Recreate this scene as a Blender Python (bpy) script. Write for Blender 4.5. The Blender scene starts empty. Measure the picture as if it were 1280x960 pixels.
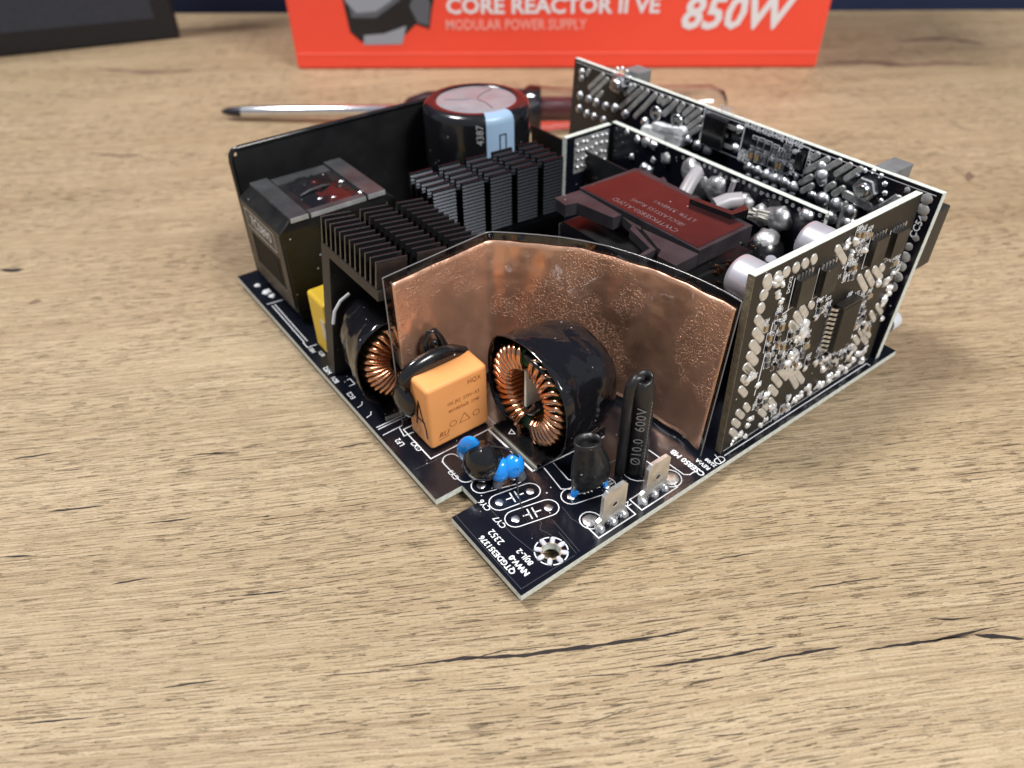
import bpy, bmesh, math, random
import numpy as np
from mathutils import Matrix, Vector
random.seed(7)
sc = bpy.context.scene
col = sc.collection
DZ = 3.6                       # mm from the desk up to the top face of the circuit board (leads stick out below)
MM = 0.001
# ------------------------------------------------------------------ camera
F = 935.606; CAM = np.array([-49.764, -65.131, 120.246]); ROT = (0.874254, 0.0083064, -0.6437694)
cam = bpy.data.cameras.new('camera'); co = bpy.data.objects.new('camera', cam); col.objects.link(co)
co.location = (CAM[0]*MM, CAM[1]*MM, (CAM[2]+DZ)*MM); co.rotation_euler = ROT
cam.sensor_fit = 'HORIZONTAL'; cam.sensor_width = 36; cam.lens = 36*F/1280
cam.clip_start = 0.005; cam.clip_end = 20
cam.dof.use_dof = True; cam.dof.focus_distance = 0.152; cam.dof.aperture_fstop = 16
sc.camera = co
# ------------------------------------------------------------------ world and lamps
w = bpy.data.worlds.new('World'); sc.world = w; w.use_nodes = True
bg = w.node_tree.nodes['Background']; bg.inputs[0].default_value = (0.80, 0.86, 1.0, 1); bg.inputs[1].default_value = 0.33
def area(name, loc, target, size, power, colr, sy=None):
    l = bpy.data.lights.new(name, 'AREA'); l.size = size; l.energy = power; l.color = colr
    if sy: l.shape = 'RECTANGLE'; l.size_y = sy
    o = bpy.data.objects.new(name, l); col.objects.link(o); o.location = loc
    o.rotation_euler = (Vector(target)-Vector(loc)).to_track_quat('-Z', 'Y').to_euler()
    return o
area('ceiling_and_fill_lamp', (-0.35, 0.55, 1.35), (0.08, 0.08, 0), 0.30, 20, (1.0, 0.985, 0.965), 0.30)
area('ceiling_and_fill_lamp', (0.22, -0.85, 1.05), (0.08, 0.05, 0), 0.42, 18, (1.0, 0.98, 0.95), 0.28)  # added front fill to brighten the upright faces, not a ceiling lamp
sc.view_settings.view_transform = 'Standard'; sc.view_settings.look = 'None'
sc.view_settings.exposure = 0.0; sc.view_settings.gamma = 1
try: sc.view_settings.use_curve_mapping = False
except Exception: pass
sc.render.engine = 'CYCLES'
# ------------------------------------------------------------------ pixel helpers (photograph pixel -> direction -> surface it lies on)
def _rot(r):
    cx, sx, cy, sy, cz, sz = math.cos(r[0]), math.sin(r[0]), math.cos(r[1]), math.sin(r[1]), math.cos(r[2]), math.sin(r[2])
    return np.array([[cz,-sz,0],[sz,cz,0],[0,0,1]]) @ np.array([[cy,0,sy],[0,1,0],[-sy,0,cy]]) @ np.array([[1,0,0],[0,cx,-sx],[0,sx,cx]])
RM = _rot(ROT)
def on(u, v, o, n):
    d = RM @ np.array([(u-640)/F, -(v-480)/F, -1.0]); o = np.array(o, float); n = np.array(n, float)
    return CAM + d*(np.dot(o-CAM, n)/np.dot(d, n))
def onz(u, v, z=0): return on(u, v, (0,0,z), (0,0,1))
# ------------------------------------------------------------------ materials
def srgb(r, g, b):
    f = lambda c: (c/255/12.92) if c/255 <= 0.04045 else ((c/255+0.055)/1.055)**2.4
    return (f(r), f(g), f(b), 1)
MATS = {}
def nodes(m): return m.node_tree.nodes, m.node_tree.links
def mat(name, base, rough=0.5, metal=0.0, bump=None, var=None, dust=0.0, coat=0.0, spec=0.5, rvar=0.0, trans=0.0, dustscale=700):
    m = bpy.data.materials.new(name); m.use_nodes = True; n, l = nodes(m); p = n['Principled BSDF']
    p.inputs['Base Color'].default_value = base if len(base) == 4 else (*base, 1)
    p.inputs['Roughness'].default_value = rough; p.inputs['Metallic'].default_value = metal
    p.inputs['Coat Weight'].default_value = coat; p.inputs['Specular IOR Level'].default_value = spec
    p.inputs['Coat Roughness'].default_value = 0.12
    if trans: p.inputs['Transmission Weight'].default_value = trans
    tc = n.new('ShaderNodeTexCoord')
    colsock = None
    if var:
        nz = n.new('ShaderNodeTexNoise'); nz.inputs['Scale'].default_value = var[0]; nz.inputs['Detail'].default_value = 4
        l.new(tc.outputs['Object'], nz.inputs['Vector'])
        mx = n.new('ShaderNodeMix'); mx.data_type = 'RGBA'
        b = p.inputs['Base Color'].default_value[:]
        mx.inputs[6].default_value = (*[c*(1-var[1]) for c in b[:3]], 1); mx.inputs[7].default_value = (*[min(1, c*(1+var[1])) for c in b[:3]], 1)
        mr = n.new('ShaderNodeMapRange'); mr.inputs[1].default_value = 0.3; mr.inputs[2].default_value = 0.7
        l.new(nz.outputs[0], mr.inputs[0]); l.new(mr.outputs[0], mx.inputs[0]); colsock = mx.outputs[2]
    if dust:
        vo = n.new('ShaderNodeTexVoronoi'); vo.inputs['Scale'].default_value = dustscale; l.new(tc.outputs['Object'], vo.inputs['Vector'])
        sx = n.new('ShaderNodeSeparateColor'); l.new(vo.outputs['Color'], sx.inputs[0])
        a = n.new('ShaderNodeMath'); a.operation = 'MULTIPLY'; a.inputs[1].default_value = 0.16; l.new(sx.outputs[1], a.inputs[0])
        lt = n.new('ShaderNodeMath'); lt.operation = 'LESS_THAN'; l.new(vo.outputs['Distance'], lt.inputs[0]); l.new(a.outputs[0], lt.inputs[1])
        gt = n.new('ShaderNodeMath'); gt.operation = 'GREATER_THAN'; gt.inputs[1].default_value = 1-dust; l.new(sx.outputs[0], gt.inputs[0])
        mu = n.new('ShaderNodeMath'); mu.operation = 'MULTIPLY'; l.new(lt.outputs[0], mu.inputs[0]); l.new(gt.outputs[0], mu.inputs[1])
        mx = n.new('ShaderNodeMix'); mx.data_type = 'RGBA'
        if colsock: l.new(colsock, mx.inputs[6])
        else: mx.inputs[6].default_value = p.inputs['Base Color'].default_value[:]
        mx.inputs[7].default_value = (0.5, 0.5, 0.52, 1); l.new(mu.outputs[0], mx.inputs[0]); colsock = mx.outputs[2]
    if colsock: l.new(colsock, p.inputs['Base Color'])
    if rvar:
        nz = n.new('ShaderNodeTexNoise'); nz.inputs['Scale'].default_value = 160; nz.inputs['Detail'].default_value = 5; l.new(tc.outputs['Object'], nz.inputs['Vector'])
        mr = n.new('ShaderNodeMapRange'); mr.inputs[1].default_value = 0.3; mr.inputs[2].default_value = 0.7
        mr.inputs[3].default_value = max(0.02, rough-rvar); mr.inputs[4].default_value = min(1, rough+rvar)
        l.new(nz.outputs[0], mr.inputs[0]); l.new(mr.outputs[0], p.inputs['Roughness'])
    if bump:
        nz = n.new('ShaderNodeTexNoise'); nz.inputs['Scale'].default_value = bump[0]; nz.inputs['Detail'].default_value = 3; l.new(tc.outputs['Object'], nz.inputs['Vector'])
        bp = n.new('ShaderNodeBump'); bp.inputs['Strength'].default_value = bump[1]; bp.inputs['Distance'].default_value = bump[2] if len(bump) > 2 else 0.0003
        l.new(nz.outputs[0], bp.inputs['Height']); l.new(bp.outputs[0], p.inputs['Normal'])
    MATS[name] = m
    return m
mat('pcb', (0.005, 0.006, 0.011), 0.20, 0, (700, 0.10, 0.0001), None, 0.10, 0, 0.55, 0.08)
mat('pcb_brown', (0.012, 0.011, 0.009), 0.42, 0, (900, 0.12, 0.0001), (300, .2), 0.06)
mat('fr4_rough', srgb(122, 114, 94), 0.7, 0, (1500, 0.8, 0.0003), (900, .3))
mat('fr4', srgb(206, 212, 204), 0.6, 0, (1500, 0.6, 0.0002), (900, .18))
mat('silk', (0.80, 0.81, 0.83), 0.6)
mat('faint_print', (0.24, 0.19, 0.19), 0.6)
mat('trace', (0.06, 0.06, 0.065), 0.4)
mat('sleeve_print', (0.22, 0.22, 0.23), 0.5)
mat('silk_dim', (0.42, 0.42, 0.43), 0.6)
mat('solder', (0.76, 0.77, 0.79), 0.38, 1, (700, 0.45, 0.0005), (400, .15), rvar=.1)
mat('solder_dull', (0.58, 0.58, 0.57), 0.42, 0.85, (1200, 0.5, 0.0003), (600, .25), rvar=.1)
mat('pad_bright', (0.82, 0.83, 0.88), 0.42, 0.5, (1500, 0.3, 0.0002), (700, .12))
mat('blob_tin', (0.86, 0.86, 0.85), 0.36, 0.55, (900, 0.5, 0.0004), (500, .15))
mat('solder_flux', (0.46, 0.46, 0.47), 0.44, 0.85, (420, 0.6, 0.0010), (250, .45), rvar=.15)
mat('pad', (0.69, 0.67, 0.62), 0.42, 0.55, (1500, 0.3, 0.0002), (700, .15))
mat('slot_tin', (0.46, 0.46, 0.45), 0.46, 0.6, (1400, 0.5, 0.0003), (500, .3))
mat('tinplate', (0.72, 0.71, 0.68), 0.33, 0.8, (500, 0.25, 0.0003), (350, .18), rvar=.12)
mat('black_gloss', (0.008, 0.008, 0.009), 0.18, 0, (220, 0.2, 0.0004), None, 0.14, 0.3, 0.5, 0.08)
mat('black_film', (0.007, 0.007, 0.009), 0.13, 0, (130, 0.55, 0.0012), None, 0.22, 0.2, 0.5, 0.06)
mat('black_void', (0.003, 0.003, 0.003), 0.6, spec=.2)
mat('black_sheet', (0.010, 0.010, 0.011), 0.42, 0, (140, 0.15, 0.0004), None, 0.05, rvar=.1)
mat('black_plastic', (0.010, 0.010, 0.010), 0.34, 0, (500, 0.25, 0.0003), (200, .25), 0.10, rvar=.1)
mat('brown_black', (0.030, 0.026, 0.021), 0.42, 0, (600, 0.25, 0.0003), (120, .3), 0.10, rvar=.1)
mat('anodised', (0.017, 0.019, 0.023), 0.25, 0.85, None, None, 0.04)
mat('anodised_fin', (0.010, 0.010, 0.011), 0.24, 0, (900, 0.15, 0.0002), None, 0.06, 0, 0.8)
mat('anodised_cut', (0.020, 0.019, 0.018), 0.45, 0.1, (900, 0.3, 0.0002), (300, .2), 0.18)
mat('shrink', (0.012, 0.012, 0.013), 0.36, 0, (190, 0.75, 0.0009), None, 0.08, rvar=.08)
mat('ferrite', (0.062, 0.066, 0.070), 0.34, 0.35, (900, 0.3, 0.0002), (150, .3), rvar=.12)
mat('ferrite_edge', (0.42, 0.44, 0.45), 0.45, 0.4, (900, 0.3, 0.0002), (300, .2))
mat('orange', srgb(238, 164, 98), 0.42, 0, (350, 0.06, 0.0003), (90, .06), 0.03, spec=.45)
mat('orange_mark', srgb(150, 84, 34), 0.5)
mat('yellow', srgb(228, 190, 52), 0.42, 0, (350, 0.06, 0.0003), (90, .05))
mat('blue', (0.010, 0.27, 0.84, 1), 0.16, 0, (180, 0.08, 0.0004), None, 0.0, 0.5)
mat('blue_mark', (0.004, 0.05, 0.22), 0.4)
mat('ink', (0.006, 0.006, 0.007), 0.4)
mat('enamel_wire', (0.80, 0.43, 0.25), 0.24, 1, (900, 0.15, 0.0002), (300, .22), rvar=.06)
mat('core_green', (0.05, 0.16, 0.08), 0.4)
mat('separator', (0.80, 0.79, 0.66), 0.5)
mat('base_grey', (0.30, 0.30, 0.26), 0.5)
mat('white_paper', (0.62, 0.64, 0.68), 0.6)
mat('alu_sleeve', (0.72, 0.70, 0.76), 0.33, 0.55, (300, 0.08, 0.0003), (120, .06), rvar=.06)
mat('alu_top', (0.36, 0.37, 0.40), 0.42, 0.4, (240, 0.25, 0.0006), (120, .12), rvar=.1)
mat('cap_sleeve', (0.009, 0.009, 0.011), 0.20, 0, (200, 0.1, 0.0003), None, 0.05, 0.35)
mat('stripe_blue', srgb(150, 178, 205), 0.35)
mat('sleeve_grey', (0.10, 0.105, 0.12), 0.35)
mat('trafo_top', (0.032, 0.029, 0.033), 0.42, 0, (600, 0.2, 0.0002), (200, .3), 0.12)
mat('trafo_label', (0.026, 0.007, 0.007), 0.24, 0, (300, 0.12, 0.0003), (160, .25), 0.14, 0.35)
mat('wire_white', (0.36, 0.34, 0.36), 0.35)
mat('green_part', (0.22, 0.42, 0.30), 0.5)
mat('glue', (0.86, 0.88, 0.90), 0.35, 0, (250, 0.5, 0.001))
mat('steel', (0.62, 0.63, 0.65), 0.24, 1, (600, 0.15, 0.0002), rvar=.08)
mat('ceramic_brown', (0.32, 0.22, 0.12), 0.45)
mat('red_card', srgb(246, 80, 58), 0.42, 0, (500, 0.05, 0.0002), (20, .04))
mat('red_edge', srgb(244, 110, 92), 0.5)
mat('print_white', (0.80, 0.78, 0.80), 0.5)
mat('print_pale', srgb(246, 168, 156), 0.5)
mat('print_black', (0.012, 0.012, 0.014), 0.4)
mat('print_grey', srgb(92, 96, 104), 0.4)
mat('print_silver', srgb(150, 156, 166), 0.4)
mat('bezel', (0.006, 0.007, 0.010), 0.42)
mat('screen', (0.024, 0.029, 0.042), 0.5, 0, (1500, 0.2, 0.0003), (900, .3))
mat('navy', srgb(22, 34, 66), 0.8, 0, None, (8, .35))
mat('handle_red', (0.12, 0.035, 0.04), 0.22, 0, None, None, 0, 0.4)
mat('handle_clear', (0.95, 0.93, 0.93), 0.06, trans=1.0)
mat('chrome', (0.80, 0.81, 0.84), 0.16, 1, (300, 0.05, 0.0002))
mat('dark_steel', (0.05, 0.05, 0.06), 0.35, 0.8)
mat('connector_black', (0.020, 0.019, 0.018), 0.45, 0, (700, .2, .0002), (200, .2))
mat('connector_grey', (0.17, 0.175, 0.18), 0.5, 0, (700, .2, .0002), (200, .2))
def copper_material():
    m = mat('copper_foil', (0.95, 0.57, 0.39), 0.40, 0.82); n, l = nodes(m); p = n['Principled BSDF']
    tc = n.new('ShaderNodeTexCoord')
    nz = n.new('ShaderNodeTexNoise'); nz.inputs['Scale'].default_value = 1900; nz.inputs['Detail'].default_value = 1.5; l.new(tc.outputs['Object'], nz.inputs['Vector'])
    big = n.new('ShaderNodeTexNoise'); big.inputs['Scale'].default_value = 75; big.inputs['Detail'].default_value = 4; l.new(tc.outputs['Object'], big.inputs['Vector'])
    mid = n.new('ShaderNodeTexNoise'); mid.inputs['Scale'].default_value = 95; mid.inputs['Detail'].default_value = 2; l.new(tc.outputs['Object'], mid.inputs['Vector'])
    # trapped air: coarse grains only where the adhesive has not wetted the foil
    th = n.new('ShaderNodeMapRange'); th.inputs[1].default_value = 0.50; th.inputs[2].default_value = 0.64; l.new(big.outputs[0], th.inputs[0])
    gr = n.new('ShaderNodeMapRange'); gr.inputs[1].default_value = 0.54; gr.inputs[2].default_value = 0.60; l.new(nz.outputs[0], gr.inputs[0])
    mul = n.new('ShaderNodeMath'); mul.operation = 'MULTIPLY'; l.new(th.outputs[0], mul.inputs[0]); l.new(gr.outputs[0], mul.inputs[1])
    b1 = n.new('ShaderNodeBump'); b1.inputs['Strength'].default_value = 0.42; b1.inputs['Distance'].default_value = 0.0030; l.new(mid.outputs[0], b1.inputs['Height'])
    b2 = n.new('ShaderNodeBump'); b2.inputs['Strength'].default_value = 0.8; b2.inputs['Distance'].default_value = 0.00045; l.new(mul.outputs[0], b2.inputs['Height']); l.new(b1.outputs[0], b2.inputs['Normal'])
    l.new(b2.outputs[0], p.inputs['Normal'])
    mr = n.new('ShaderNodeMapRange'); mr.inputs[1].default_value = 0.35; mr.inputs[2].default_value = 0.65; mr.inputs[3].default_value = 0.36; mr.inputs[4].default_value = 0.48
    l.new(big.outputs[0], mr.inputs[0]); l.new(mr.outputs[0], p.inputs['Roughness'])
copper_material()
def film_material():
    m = bpy.data.materials.new('clear_film'); m.use_nodes = True; n, l = nodes(m); n.clear()
    out = n.new('ShaderNodeOutputMaterial'); tr = n.new('ShaderNodeBsdfTransparent'); tr.inputs[0].default_value = (0.90, 0.90, 0.90, 1)
    gl = n.new('ShaderNodeBsdfGlossy'); gl.inputs['Roughness'].default_value = 0.07; gl.inputs[0].default_value = (1, 1, 1, 1)
    lw = n.new('ShaderNodeLayerWeight'); lw.inputs[0].default_value = 0.5; pw = n.new('ShaderNodeMath'); pw.operation = 'POWER'; pw.inputs[1].default_value = 4.0; l.new(lw.outputs['Facing'], pw.inputs[0]); fr = n.new('ShaderNodeMapRange'); fr.inputs[3].default_value = 0.05; fr.inputs[4].default_value = 0.75; l.new(pw.outputs[0], fr.inputs[0])
    tc = n.new('ShaderNodeTexCoord'); nz = n.new('ShaderNodeTexNoise'); nz.inputs['Scale'].default_value = 70; l.new(tc.outputs['Object'], nz.inputs['Vector'])
    bp = n.new('ShaderNodeBump'); bp.inputs['Strength'].default_value = 0.6; bp.inputs['Distance'].default_value = 0.004; l.new(nz.outputs[0], bp.inputs['Height'])
    l.new(bp.outputs[0], gl.inputs['Normal'])
    mx = n.new('ShaderNodeMixShader'); l.new(fr.outputs[0], mx.inputs[0]); l.new(tr.outputs[0], mx.inputs[1]); l.new(gl.outputs[0], mx.inputs[2]); l.new(mx.outputs[0], out.inputs[0])
    MATS['clear_film'] = m
film_material()
mat('film_rim', (0.17, 0.17, 0.175), 0.15, 0, None, None, 0, 0.5)
GRAIN = math.radians(-30.5)
def wood_material():
    m = bpy.data.materials.new('oak_laminate'); m.use_nodes = True; n, l = nodes(m); p = n['Principled BSDF']
    tc = n.new('ShaderNodeTexCoord')
    rot = n.new('ShaderNodeMapping'); rot.vector_type = 'POINT'; rot.inputs['Rotation'].default_value = (0, 0, -GRAIN); l.new(tc.outputs['Object'], rot.inputs['Vector'])
    # slow waviness of the grain
    wn = n.new('ShaderNodeTexNoise'); wn.inputs['Scale'].default_value = 4; wn.inputs['Detail'].default_value = 2; l.new(rot.outputs[0], wn.inputs['Vector'])
    ws = n.new('ShaderNodeMath'); ws.operation = 'SUBTRACT'; ws.inputs[1].default_value = 0.5; l.new(wn.outputs[0], ws.inputs[0])
    wm = n.new('ShaderNodeMath'); wm.operation = 'MULTIPLY'; wm.inputs[1].default_value = 0.022; l.new(ws.outputs[0], wm.inputs[0])
    cv = n.new('ShaderNodeCombineXYZ'); l.new(wm.outputs[0], cv.inputs[1])
    ad = n.new('ShaderNodeVectorMath'); l.new(rot.outputs[0], ad.inputs[0]); l.new(cv.outputs[0], ad.inputs[1])
    def nz(sx, sy, detail, off=0, dist=0):
        mp = n.new('ShaderNodeMapping'); mp.inputs['Scale'].default_value = (sx, sy, 1); mp.inputs['Location'].default_value = (off, off*1.7, 0); l.new(ad.outputs[0], mp.inputs['Vector'])
        t = n.new('ShaderNodeTexNoise'); t.inputs['Scale'].default_value = 1; t.inputs['Detail'].default_value = detail; t.inputs['Distortion'].default_value = dist; l.new(mp.outputs[0], t.inputs['Vector']); return t.outputs[0]
    def rng(s, a, b, c=0, d=1):
        r = n.new('ShaderNodeMapRange'); r.inputs[1].default_value = a; r.inputs[2].default_value = b; r.inputs[3].default_value = c; r.inputs[4].default_value = d; l.new(s, r.inputs[0]); return r.outputs[0]
    def mixc(f, a, b):
        x = n.new('ShaderNodeMix'); x.data_type = 'RGBA'; l.new(f, x.inputs[0])
        for i, s in ((6, a), (7, b)):
            if isinstance(s, tuple): x.inputs[i].default_value = s
            else: l.new(s, x.inputs[i])
        return x.outputs[2]
    def mul(a, b):
        x = n.new('ShaderNodeMath'); x.operation = 'MULTIPLY'; l.new(a, x.inputs[0])
        if isinstance(b, float): x.inputs[1].default_value = b
        else: l.new(b, x.inputs[1])
        return x.outputs[0]
    broad = nz(5, 22, 4, 3.1); band = nz(8, 170, 5, 7.7, 0.3); fine = nz(40, 1900, 4, 1.3); fleck = nz(190, 3400, 2, 5.2); dens = nz(12, 60, 3, 9.4); por2 = nz(80, 2500, 3, 2.2); lng = nz(7, 640, 3, 8.8); grit = nz(1500, 3500, 2, 4.4)
    c = mixc(rng(broad, .32, .68), srgb(169, 148, 116), srgb(189, 168, 136))
    c = mixc(mul(rng(band, .45, .75), 0.32), c, srgb(140, 117, 90))
    c = mixc(mul(rng(lng, .54, .66), 0.30), c, srgb(124, 99, 72))
    c = mixc(mul(rng(fine, .45, .70), 0.48), c, srgb(134, 111, 82))
    c = mixc(mul(rng(fine, .50, .28), 0.28), c, srgb(206, 190, 164))
    c = mixc(mul(rng(grit, .45, .75), 0.40), c, srgb(124, 100, 76)); dm = rng(dens, .40, .66, .15, 1)
    pore = mul(rng(fleck, .60, .63), dm); pore2 = mul(rng(por2, .635, .655), dm)
    c = mixc(mul(pore, 0.66), c, srgb(82, 61, 45)); c = mixc(mul(pore2, 0.85), c, srgb(50, 37, 30))
    l.new(c, p.inputs['Base Color']); p.inputs['Roughness'].default_value = 0.52; p.inputs['Specular IOR Level'].default_value = 0.35
    ht = n.new('ShaderNodeMath'); ht.operation = 'ADD'; l.new(pore, ht.inputs[0]); l.new(pore2, ht.inputs[1])
    h2 = n.new('ShaderNodeMath'); h2.operation = 'MULTIPLY_ADD'; l.new(fine, h2.inputs[0]); h2.inputs[1].default_value = 0.5; l.new(ht.outputs[0], h2.inputs[2])
    b = n.new('ShaderNodeBump'); b.invert = True; b.inputs['Strength'].default_value = 1.0; b.inputs['Distance'].default_value = 0.0007; l.new(h2.outputs[0], b.inputs['Height']); l.new(b.outputs[0], p.inputs['Normal'])
    MATS['oak'] = m
wood_material()
mat('oak_crack', srgb(38, 28, 24), 0.7, 0, None, (400, .4))
mat('oak_stain', srgb(122, 100, 82), 0.55, 0, None, (60, .25))
# ------------------------------------------------------------------ mesh builder (millimetres, board coordinates)
class MB:
    def __init__(s, M=None): s.v = []; s.f = []; s.mi = []; s.sm = []; s.M = M or Matrix()
    def add(s, vs, fs, mi=0, smooth=False, M=None):
        b = len(s.v); X = s.M @ M if M is not None else s.M
        s.v += [X @ Vector(v) for v in vs]; s.f += [tuple(b+i for i in f) for f in fs]
        s.mi += [mi]*len(fs); s.sm += [smooth]*len(fs)
    def box(s, a, b, mi=0, M=None):
        x0, y0, z0 = a; x1, y1, z1 = b
        s.add([(x0,y0,z0),(x1,y0,z0),(x1,y1,z0),(x0,y1,z0),(x0,y0,z1),(x1,y0,z1),(x1,y1,z1),(x0,y1,z1)],
              [(0,3,2,1),(4,5,6,7),(0,1,5,4),(1,2,6,5),(2,3,7,6),(3,0,4,7)], mi, False, M)
    def prism(s, poly, z0, z1, mi=0, side=None, M=None, smooth=False):
        n = len(poly); vs = [(x,y,z0) for x,y in poly]+[(x,y,z1) for x,y in poly]
        s.add(vs, [tuple(reversed(range(n))), tuple(range(n,2*n))], mi, False, M)
        s.add(vs, [(i,(i+1)%n,n+(i+1)%n,n+i) for i in range(n)], mi if side is None else side, smooth, M)
    def loft(s, rings, mi=0, smooth=True, cap0=True, cap1=True, M=None, closed=True):
        n = len(rings[0]); vs = [p for r in rings for p in r]; fs = []
        for k in range(len(rings)-1):
            for i in range(n if closed else n-1):
                j = (i+1) % n; fs.append((k*n+i, k*n+j, (k+1)*n+j, (k+1)*n+i))
        s.add(vs, fs, mi, smooth, M)
        if cap0: s.add(list(rings[0]), [tuple(reversed(range(n)))], mi, False, M)
        if cap1: s.add(list(rings[-1]), [tuple(range(n))], mi, False, M)
    def lathe(s, prof, n=24, mi=0, smooth=True, M=None, cap0=True, cap1=True):
        s.loft([[(r*math.cos(2*math.pi*i/n), r*math.sin(2*math.pi*i/n), z) for i in range(n)] for r, z in prof], mi, smooth, cap0, cap1, M)
    def cyl(s, p, q, r, r2=None, n=14, mi=0, smooth=True, caps=True):
        p = Vector(p); q = Vector(q); d = q-p; M = Matrix.Translation(p) @ d.to_track_quat('Z', 'Y').to_matrix().to_4x4()
        s.lathe([(r,0),(r if r2 is None else r2, d.length)], n, mi, smooth, M, caps, caps)
    def tube(s, path, r, n=6, mi=0, closed=False, smooth=True, flat=None):
        P = [Vector(p) for p in path]; m = len(P); rings = []; up = None
        for i in range(m):
            a = P[i-1] if (i or closed) else P[0]; b = P[(i+1) % m] if (i < m-1 or closed) else P[-1]
            t = (b-a).normalized()
            if up is None: up = t.orthogonal().normalized()
            up = (up - t*up.dot(t)).normalized(); sd = t.cross(up); rr = r[i] if isinstance(r, (list, tuple)) else r
            rings.append([P[i]+(up*math.cos(2*math.pi*k/n)+sd*math.sin(2*math.pi*k/n))*rr for k in range(n)])
        if closed: rings.append(rings[0])
        s.loft(rings, mi, smooth, not closed, not closed)
    def dome(s, c, nrm, r, h, n=12, k=4, mi=0, jit=0.0, sx=1.0, M=None):
        Q = Matrix.Translation(Vector(c)) @ Vector(nrm).to_track_quat('Z', 'Y').to_matrix().to_4x4()
        rings = []; ph = [random.uniform(1-jit, 1+jit) for _ in range(n)]
        for a in range(k):
            t = a/(k-1)*math.pi/2*0.96
            rings.append([(r*sx*ph[i]*math.cos(t)*math.cos(2*math.pi*i/n), r*ph[i]*math.cos(t)*math.sin(2*math.pi*i/n), h*math.sin(t)) for i in range(n)])
        s.loft(rings, mi, True, False, True, Q if M is None else M @ Q)
    def slot(s, p, q, w, h, mi=0, M=None, n=6, z0=0.0):
        p = Vector((p[0],p[1])); q = Vector((q[0],q[1])); d = q-p; a = math.atan2(d.y, d.x) if d.length > 1e-6 else 0
        out = lambda rr, z: [(q.x+rr*math.cos(a-math.pi/2+math.pi*i/n), q.y+rr*math.sin(a-math.pi/2+math.pi*i/n), z) for i in range(n+1)] + \
                            [(p.x+rr*math.cos(a+math.pi/2+math.pi*i/n), p.y+rr*math.sin(a+math.pi/2+math.pi*i/n), z) for i in range(n+1)]
        s.loft([out(w/2, z0), out(w/2, z0+h*.5), out(w/2*.72, z0+h)], mi, True, False, True, M)
    def line(s, pts, w, z=0.05, mi=0, M=None, closed=False):
        pts = [Vector((p[0], p[1])) for p in pts]
        if closed: pts = pts+[pts[0]]
        for a, b in zip(pts, pts[1:]):
            d = (b-a)
            if d.length < 1e-6: continue
            d.normalize(); nn = Vector((-d.y, d.x))*w/2; a2 = a-d*w*.4; b2 = b+d*w*.4
            z += 0.0004
            s.add([(*(a2-nn),z),(*(b2-nn),z),(*(b2+nn),z),(*(a2+nn),z)], [(0,1,2,3)], mi, False, M)
    def text(s, txt, M, size=2.0, weight=0.0, mi=0, align='CENTER', z=0.06, sp=1.0, shear=0.0, sxy=1.0):
        vs, fs = text_geo(txt, weight, align, sp, shear)
        s.add([(x*size*sxy, y*size, z) for x, y in vs], fs, mi, False, M)
    def mesh(s, name, mats):
        me = bpy.data.meshes.new(name); me.from_pydata([v*MM for v in s.v], [], s.f)
        for m in (mats if isinstance(mats, (list, tuple)) else [mats]): me.materials.append(MATS[m])
        me.polygons.foreach_set('material_index', s.mi); me.polygons.foreach_set('use_smooth', s.sm); me.update()
        return me
    def build(s, name, mats, parent=None, bevel=0, loc=None, local=False, seg=2, sharp=None):
        me = s.mesh(name, mats); o = bpy.data.objects.new(name, me); col.objects.link(o)
        if parent is not None: o.parent = parent
        if not local: o.location = (0, 0, DZ*MM) if (parent is None or parent.parent is None and parent.type == 'EMPTY') else (0, 0, 0)
        if loc is not None: o.location = Vector(loc)*MM
        if bevel:
            b = o.modifiers.new('bevel', 'BEVEL'); b.width = bevel*MM; b.segments = seg; b.limit_method = 'ANGLE'; b.angle_limit = math.radians(40)
        if sharp: me.set_sharp_from_angle(angle=math.radians(sharp))
        return o
_tg = {}
def text_geo(txt, weight, align, sp, shear):
    k = (txt, weight, align, sp, shear)
    if k not in _tg:
        c = bpy.data.curves.new('t', 'FONT'); c.body = txt; c.size = 1; c.align_x = align; c.align_y = 'CENTER'; c.offset = weight; c.resolution_u = 2; c.space_character = sp; c.shear = shear
        o = bpy.data.objects.new('t', c); me = bpy.data.meshes.new_from_object(o)
        _tg[k] = ([(v.co.x, v.co.y) for v in me.vertices], [tuple(p.vertices) for p in me.polygons])
        bpy.data.objects.remove(o); bpy.data.curves.remove(c); bpy.data.meshes.remove(me)
    return _tg[k]
def tag(o, label=None, cat=None, group=None, kind=None):
    if label: o['label'] = label
    if cat: o['category'] = cat
    if group: o['group'] = group
    if kind: o['kind'] = kind
    return o
def empty(name, loc=(0,0,0)):
    o = bpy.data.objects.new(name, None); col.objects.link(o); o.location = Vector(loc)*MM; o.empty_display_size = 0.01; return o
def frame(o, ex, ey, en): return Matrix(((ex[0],ey[0],en[0],o[0]),(ex[1],ey[1],en[1],o[1]),(ex[2],ey[2],en[2],o[2]),(0,0,0,1)))
def rotz(a): return Matrix.Rotation(math.radians(a), 4, 'Z')
T = lambda x, y, z=0: Matrix.Translation((x, y, z))
def instance(src, parent, loc):
    o = src.copy(); col.objects.link(o); o.parent = parent; o.location = Vector(loc)*MM; return o

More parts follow.
